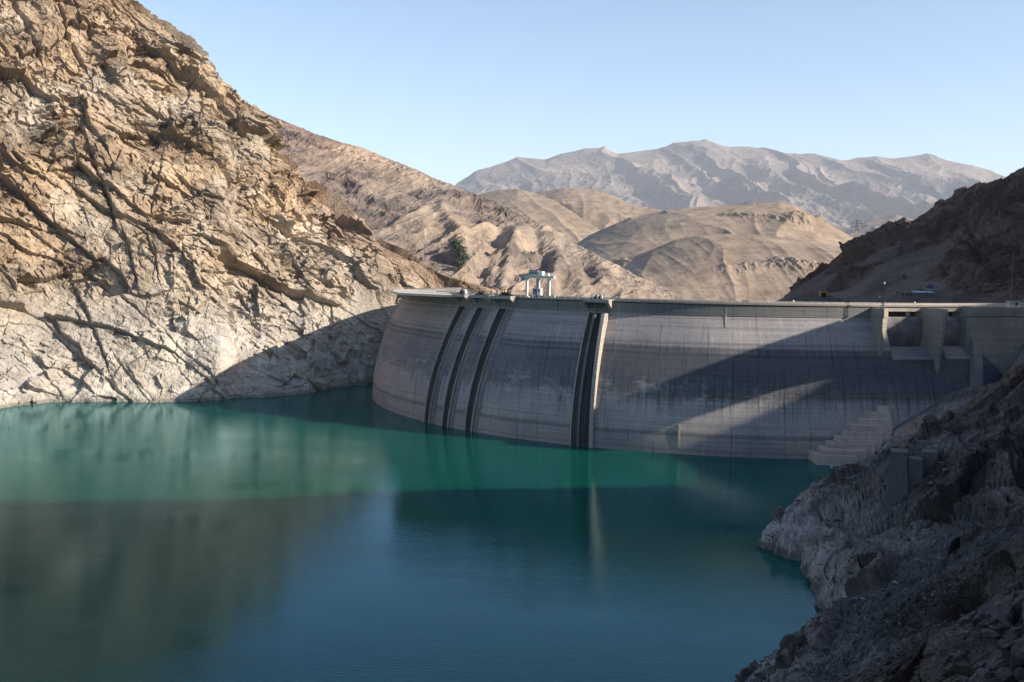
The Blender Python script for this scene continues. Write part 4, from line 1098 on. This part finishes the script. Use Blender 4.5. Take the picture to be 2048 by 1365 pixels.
# landing stage
j0 = G(1679, 932, 0.9); jt = empty('landing_stage', 'low pale concrete landing slab on two stub beams at the water by the steps', 'landing stage', [float(v) for v in j0])
mb = MB(); mb.box((0, 0, 0), (8.0, 1.3, .5), R(4)); mb.build('slab', M['conc'], jt)
for x in (-3.2, 1.2):
    mb = MB(); mb.box((x-.5, -1.9, -.15), (.7, 3.6, .5), R(-18)); mb.build('beam', M['conc'], jt)

# ================================================================== RUINED PIERS ON THE RIGHT BANK
def ruin(x0, x1, y0, y1, lab, lean=1.12, dz=5.0, cap=False, Z=None, yaw=.12):
    s = settle('bank', (x0+x1)/2, y1-4) if Z is None else P((x0+x1)/2, y1, Z)
    Zb = float(s[1]); a = P(x0, y1, Zb); b = P(x1, y1, Zb); t = P((x0+x1)/2, y0, Zb)
    wid = float(b[0]-a[0]); H = float(t[2]-a[2])
    ob = empty('concrete_pier', lab, 'pier', (float((a[0]+b[0])/2), Zb, float(a[2])), 'old concrete piers on the right bank'); ob.rotation_euler.z = -.38
    mb = MB(); w2 = wid/2; w1 = w2/lean
    def q(w, d, z, ox=0): return [(-w+ox, -.0, z), (w+ox, 0, z), (w+ox, d, z), (-w+ox, d, z)]
    if H > 12:
        mb.hexa(q(w2*1.15, dz, -6), q(w2*1.05, dz, H*.42)); mb.build('lower_shaft', M['oconc'], ob)
        mb = MB(); mb.hexa([(x, y+.25, z) for x, y, z in q(w2*.98, dz-.5, H*.42)], [(x, y+.25, z) for x, y, z in q(w1*.86, dz-.5, H-.5)]); mb.build('upper_shaft', M['oconc'], ob)
    else:
        mb.hexa(q(w2, dz, -5), q(w1, dz, H-.5)); mb.build('shaft', M['oconc'], ob)
    mb = MB(); mb.hexa(q(w1*.9+.1, dz, H-.5), q(w1*.9+.1, dz, H)); mb.build('cap', M['oconc'], ob)
ruin(1774, 1812, 904, 1000, 'tallest old concrete pier with two lifts rising from the dark bank')
ruin(1814, 1844, 919, 968, 'shorter plain concrete pier just right of the tallest one')
ruin(1842, 1876, 905, 935, 'low broad concrete stub right of the two tall piers')
ruin(1830, 1864, 884, 900, 'flat-topped concrete block lying highest on the bank above the piers')
ruin(1817, 1833, 893, 908, 'small square concrete block left of the flat-topped block')

# ================================================================== BEYOND THE DAM
def on(name, x, y): return settle(name, x, y)
# tunnel portal
s = on('rocky_hill', 1648, 592); Z = float(s[1])-2; a = P(1640, 594, Z); b = P(1656, 594, Z); t = P(1648, 583, Z)
tp = empty('tunnel_portal', 'amber framed road tunnel mouth in the dark hill behind the dam', 'tunnel', (float((a[0]+b[0])/2), Z, float(a[2])))
wd, H = float(b[0]-a[0]), float(t[2]-a[2])
mb = MB(); N_ = 12; r = wd*.36; pts = [(r*math.cos(math.pi*k/N_), H*.30+r*math.sin(math.pi*k/N_)) for k in range(N_+1)]
outer = [(wd/2, H*.30)]+[(wd/2*min(1, max(-1, 1.5*math.cos(math.pi*k/N_))), H) for k in range(1, N_)]+[(-wd/2, H*.30)]
for k in range(N_):
    (x0, z0), (x1, z1), (X1, Z1), (X0, Z0) = pts[k], pts[k+1], outer[k+1], outer[k]
    mb.hexa([(x0, 0, z0), (x1, 0, z1), (X1, 0, Z1), (X0, 0, Z0)], [(x0, 3, z0), (x1, 3, z1), (X1, 3, Z1), (X0, 3, Z0)])
mb.box((-(wd/2+r)/2, 1.5, H*.15), (wd/2-r, 3, H*.30)); mb.box(((wd/2+r)/2, 1.5, H*.15), (wd/2-r, 3, H*.30)); mb.build('portal_frame', M['amber'], tp)
mb = MB(); mb.box((0, 2.2, H*.42), (r*2, .5, H*.84)); mb.build('opening', M['black'], tp)
# road wall behind the crest
ch = [(1596, 596.5), (1680, 596), (1760, 596.5), (1840, 597), (1905, 598)]
rw = []
for x, y in ch:
    s = on('rocky_hill', x, y); rw.append(P(x, y, float(s[1])-3.5))
mb = MB()
for p0_, p1_ in zip(rw[:-1], rw[1:]):
    mb.hexa([(p0_[0], p0_[1], p0_[2]-6), (p1_[0], p1_[1], p1_[2]-6), (p1_[0], p1_[1]+1, p1_[2]-6), (p0_[0], p0_[1]+1, p0_[2]-6)],
            [(p0_[0], p0_[1], p0_[2]), (p1_[0], p1_[1], p1_[2]), (p1_[0], p1_[1]+1, p1_[2]), (p0_[0], p0_[1]+1, p0_[2])])
tag(mb.build('retaining_wall', M['oconc']), 'long low grey retaining wall along the road behind the dam crest', 'wall')
# depot: wall, long pale roof
s = on('rocky_hill', 1850, 592); Z = float(s[1])-5
a, b = P(1800, 592, Z), P(1868, 592, Z); k = float(b[0]-a[0])
dp = empty('roadside_shed', 'long low shed with pale blue roof beside the billboard', 'shed', (float((a[0]+b[0])/2), Z, float(a[2])))
hh = 592-586; Hs = hh*Z/F0
mb = MB(); mb.box((0, 1.5, Hs/2-1), (k, 3, Hs+2)); mb.build('wall', M['oconc'], dp)
mb = MB(); mb.hexa([(-k*.10, -.6, Hs), (k*.5, -.6, Hs), (k*.5, 3.4, Hs+.8), (-k*.10, 3.4, Hs+.8)], [(-k*.10, -.6, Hs+.35), (k*.5, -.6, Hs+.35), (k*.5, 3.4, Hs+1.2), (-k*.10, 3.4, Hs+1.2)]); mb.build('roof', M['ledge'], dp)
for x in (-.42, -.30, -.2):
    mb = MB(); mb.box((k*x, -.08, Hs*.45), (1.0, .12, 1.1)); mb.build('window', M['black'], dp)
# billboard
a, b = P(1853, 579, Z-1), P(1867, 579, Z-1); t = P(1860, 571, Z-1)
bb = empty('billboard', 'dark blue roadside billboard with a pale strip along its lower edge', 'billboard', (float((a[0]+b[0])/2), Z-1, float(a[2])))
wd, H = float(b[0]-a[0]), float(t[2]-a[2])
mb = MB(); mb.box((0, 0, H*.58), (wd, .3, H*.84)); mb.build('panel', M['navy'], bb)
mb = MB(); mb.box((0, -.02, H*.07), (wd, .34, H*.22)); mb.build('strip', M['ledge'], bb)
mb = MB()
for kx in (-.3, -.05, .22): mb.box((wd*kx, -.17, H*.6), (wd*.16, .06, H*.14))
mb.build('faded_marks', M['red'], bb)
for sx in (-.35, .35):
    mb = MB(); mb.tube((wd*sx, .1, -4), (wd*sx, .1, 0), .12); mb.build('post', M['steel'], bb)
# yellow road sign
s = on('rocky_hill', 1760, 598); Z2 = float(s[1])-5; q = P(1760, 594, Z2)
ys = empty('road_sign', 'small yellow road sign left of the lattice mast', 'road sign', [float(v) for v in q])
mb = MB(); mb.box((0, 0, 0), (1.3, .1, 1.2)); mb.build('panel', M['yellow'], ys)
mb = MB(); mb.tube((0, .1, -3), (0, .1, .4), .06); mb.build('post', M['steel'], ys)
for (x, y0, y1, lab) in ((1690, 596, 572, 'thin lamp pole by the road halfway between tunnel and lattice mast'), (1810, 590, 560, 'tall thin lamp pole left of the roadside shed'),
                         (2022, 598, 505, 'very tall thin pole at the right of the dark hillside'), (1562, 604, 586, 'thin pole at the low left end of the dark hill')):
    s = on('rocky_hill', x, y0); pole('utility_pole', lab, 'pole', x, y0, y1, float(s[1])-4, .09, .7, 'grey')
# pylon on the skyline
s = P(1713, 474, 905)
py_ = empty('power_pylon', 'steel lattice power pylon on the skyline behind the dark hill', 'pylon', [float(v) for v in s])
mb = MB(); H = 15.5
lv = [0, 3.2, 6.0, 8.2, 10.2, 12.2, 14.0, H]; wv = [2.5, 1.9, 1.4, 1.0, .8, .7, .55, .1]
for k in range(7):
    for sx, sy in ((-1, -1), (1, -1), (1, 1), (-1, 1)):
        mb.tube((sx*wv[k], sy*wv[k], lv[k]), (sx*wv[k+1], sy*wv[k+1], lv[k+1]), .11, n=5)
        mb.tube((sx*wv[k], sy*wv[k], lv[k]), (-sx*wv[k+1], sy*wv[k+1], lv[k+1]), .07, n=5)
mb.build('tower', M['steel'], py_)
for z, l in ((9.2, 5.2), (12.0, 4.6), (14.2, 3.0)):
    mb = MB()
    for sx in (-1, 1): mb.tube((0, 0, z+.9), (sx*l, 0, z), .08, n=5); mb.tube((0, 0, z), (sx*l, 0, z), .08, n=5); mb.box((sx*l, 0, z-.5), (.35, .35, 1.0))
    mb.build('crossarm', M['steel'], py_)

# shrubs
def shrub(x, y, name, lab, wpx, hpx, Z=None, grp=None, surf='mountain_ridge', seed=0, col='leaf', cat='bush'):
    s = on(surf, x, y) if Z is None else P(x, y, Z)
    k = float(s[1])/F0; W, H = wpx*k, hpx*k; rg = np.random.RandomState(seed)
    ob = empty(name, lab, cat, [float(v) for v in s], grp)
    mb = MB(); mb.tube((0, 0, -H*.3), (W*.04, 0, H*.35), W*.06, W*.03, 6)
    for j in range(4):
        a = rg.rand()*6.28; mb.tube((W*.04, 0, H*.3), (math.cos(a)*W*.3, math.sin(a)*W*.3, H*(.5+.3*rg.rand())), W*.03, W*.01, 5)
    mb.build('trunk', M['bark'], ob)
    n = 420; vs = []; fs = []
    cl = rg.normal(size=(9, 3))*np.array([.22, .22, .18])+np.array([0, 0, .55])
    for j in range(n):
        c = cl[rg.randint(9)]+rg.normal(size=3)*.10; c = c*np.array([W, W, H]); sz = W*.055*(.6+rg.rand())
        u = rg.normal(size=3); u /= np.linalg.norm(u); v = np.cross(u, rg.normal(size=3)); v /= np.linalg.norm(v)
        b0 = len(vs); vs += [tuple(c+sz*(u+v)), tuple(c+sz*(v-u)), tuple(c-sz*(u+v)), tuple(c+sz*(u-v))]; fs.append((b0, b0+1, b0+2, b0+3))
    mm = MB(); mm.add(vs, fs); mm.build('crown', M[col], ob)
G1 = 'green bushes in the gully above the crane'
for k, (x, y, wp, hp, lab) in enumerate(((905, 484, 18, 14, 'topmost small green bush in the gully left of the crane'), (914, 497, 20, 18, 'second green bush from the top of the gully'),
        (920, 512, 20, 20, 'broad green bush in the middle of the gully'), (914, 524, 14, 15, 'small green bush on the left edge of the gully clump'),
        (925, 528, 18, 20, 'lowest large green bush on the right of the gully clump'))):
    shrub(x, y+6, 'bush', lab, wp, hp, grp=G1, seed=k+1)
shrub(974, 548, 'bush', 'tiny lone green bush on the sandy slope left of the crane', 10, 6, seed=11)
shrub(1804, 556, 'tree', 'small lone dark tree on the dark hillside above the lamp pole', 9, 10, surf='rocky_hill', seed=21, cat='tree')
shrub(1838, 586, 'tree', 'round dark tree behind the roof of the roadside shed', 15, 13, surf='rocky_hill', seed=22, cat='tree')
shrub(1798, 593, 'tree', 'dark bushy tree at the left end of the roadside shed', 14, 15, surf='rocky_hill', seed=23, cat='tree')

# ================================================================== LOOSE STONE ON THE RIGHT BANK
def stone_mesh(rg, n=1, seg=2):
    bm_v = np.array([(0, 0, 1), (0, 0, -1), (1, 0, 0), (-1, 0, 0), (0, 1, 0), (0, -1, 0)], float)
    return bm_v
def rubble():
    p, X, Y = TERR['bank']; rg = np.random.RandomState(5)
    m = (X > 1470) & (X < 2060) & (Y > 880) & (Y < 1372) & (p[..., 2] > .5)
    c = p[m]; xs = X[m]; ys = Y[m]
    f = fbm(c/9+3, 3)+.55*np.exp(-(((xs-1760)/170)**2+((ys-1250+(xs-1760)*.35)/45)**2))+.5*np.exp(-(((xs-1900)/110)**2+((ys-930)/45)**2))+.3*sstep(1250, 1365, ys)
    k = np.where(f > .12)[0]
    k = k[rg.rand(len(k)) < min(1, 11000/len(k))]
    c = c[k]; n = len(c); sz = (.0011*c[:, 1])*(.3+rg.gamma(1.3, .45, n)); sz = np.clip(sz*.8, .05, .8)
    base = np.array([(0, 0, .9), (0, 0, -.9), (1, 0, 0), (-1, 0, 0), (0, 1, 0), (0, -1, 0), (.7, .6, .5), (-.6, -.7, .4)], float)
    F = [(0, 2, 6), (0, 6, 4), (2, 4, 6), (0, 4, 3), (0, 3, 7), (0, 7, 5), (3, 5, 7), (0, 5, 2), (1, 4, 2), (1, 3, 4), (1, 5, 3), (1, 2, 5)]
    V = base[None]*(1+.35*rg.normal(size=(n, 8, 1)))*np.array([1.25, 1, .7])*sz[:, None, None]
    a = rg.rand(n)*6.28; ca, sa = np.cos(a), np.sin(a)
    x = V[..., 0]*ca[:, None]-V[..., 1]*sa[:, None]; y = V[..., 0]*sa[:, None]+V[..., 1]*ca[:, None]
    V = np.stack([x, y, V[..., 2]], -1)+c[:, None]
    fa = np.array(F)[None]+(np.arange(n)*8)[:, None, None]
    me = bpy.data.meshes.new('rubble'); me.from_pydata(V.reshape(-1, 3).tolist(), [], fa.reshape(-1, 3).tolist()); me.update()
    cl = np.repeat(np.clip(rg.lognormal(-.05, .45, n), .4, 2.6), 8); ca_ = me.color_attributes.new('tint', 'FLOAT_COLOR', 'POINT')
    ca_.data.foreach_set('color', np.stack([cl, cl, cl*1.03, np.ones_like(cl)], -1).astype(np.float32).ravel())
    o = link('rubble', me, M['rubble']); tag(o, 'loose grey rubble strewn over the shaded right bank', 'rubble', kind='stuff')
rubble()
def boulder(x, y, w, h, lab, seed, mt='rubble', flat=.6):
    s = on('bank', x, y); k = float(s[1])/F0; rg = np.random.RandomState(seed)
    import bmesh
    bm = bmesh.new(); bmesh.ops.create_icosphere(bm, subdivisions=4, radius=1)
    V = np.array([v.co[:] for v in bm.verts])
    for _ in range(11):                       # chop flat faces into it
        n = rg.normal(size=3); n /= np.linalg.norm(n); dd = .62+.3*rg.rand(); t = V@n-dd; V -= np.clip(t, 0, None)[:, None]*n[None]
    V *= (1+.05*fbm(V*2.2+seed, 3)[:, None]+.02*perlin(V*9+seed)[:, None])
    V *= np.array([w*k*.55, w*k*.5, h*k*.6])
    for v, q in zip(bm.verts, V): v.co = q
    me = bpy.data.meshes.new('boulder'); bm.to_mesh(me); bm.free()
    ca_ = me.color_attributes.new('tint', 'FLOAT_COLOR', 'POINT'); g = .75+.5*rg.rand()
    ca_.data.foreach_set('color', np.tile([g*1.05, g, g*.98, 1], len(me.vertices)).astype(np.float32))
    o = link('boulder', me, M[mt]); o.location = [float(s[0]), float(s[1]), float(s[2])+h*k*.22]; o.rotation_euler = (rg.rand()*.3, rg.rand()*.3, rg.rand()*3)
    tag(o, lab, 'boulder', 'boulders on the near right bank')
for a_ in ((2008, 1350, 44, 30, 'grey angular boulder in the bottom right corner of the bank', 1), (1965, 1352, 40, 20, 'low slanting slab just left of the corner boulder', 2),
           (2040, 1352, 30, 26, 'brownish blocky boulder cut by the lower right picture edge', 3), (2030, 1328, 30, 18, 'rounded boulder perched above the corner boulder', 4),
           (1925, 1360, 30, 14, 'pale flat stone at the bottom edge left of the boulder heap', 5), (1980, 1266, 44, 12, 'long pale slab lying alone on the brown slope', 6),
           (1921, 1277, 16, 9, 'small pale stone left of the long slab', 7), (2012, 1256, 12, 10, 'small light stone right of the long slab', 8),
           (1945, 930, 24, 14, 'dark boulder on the debris above the old concrete piers', 9), (1985, 1020, 28, 18, 'large dark boulder halfway up the bank at the right', 10)):
    boulder(*a_)
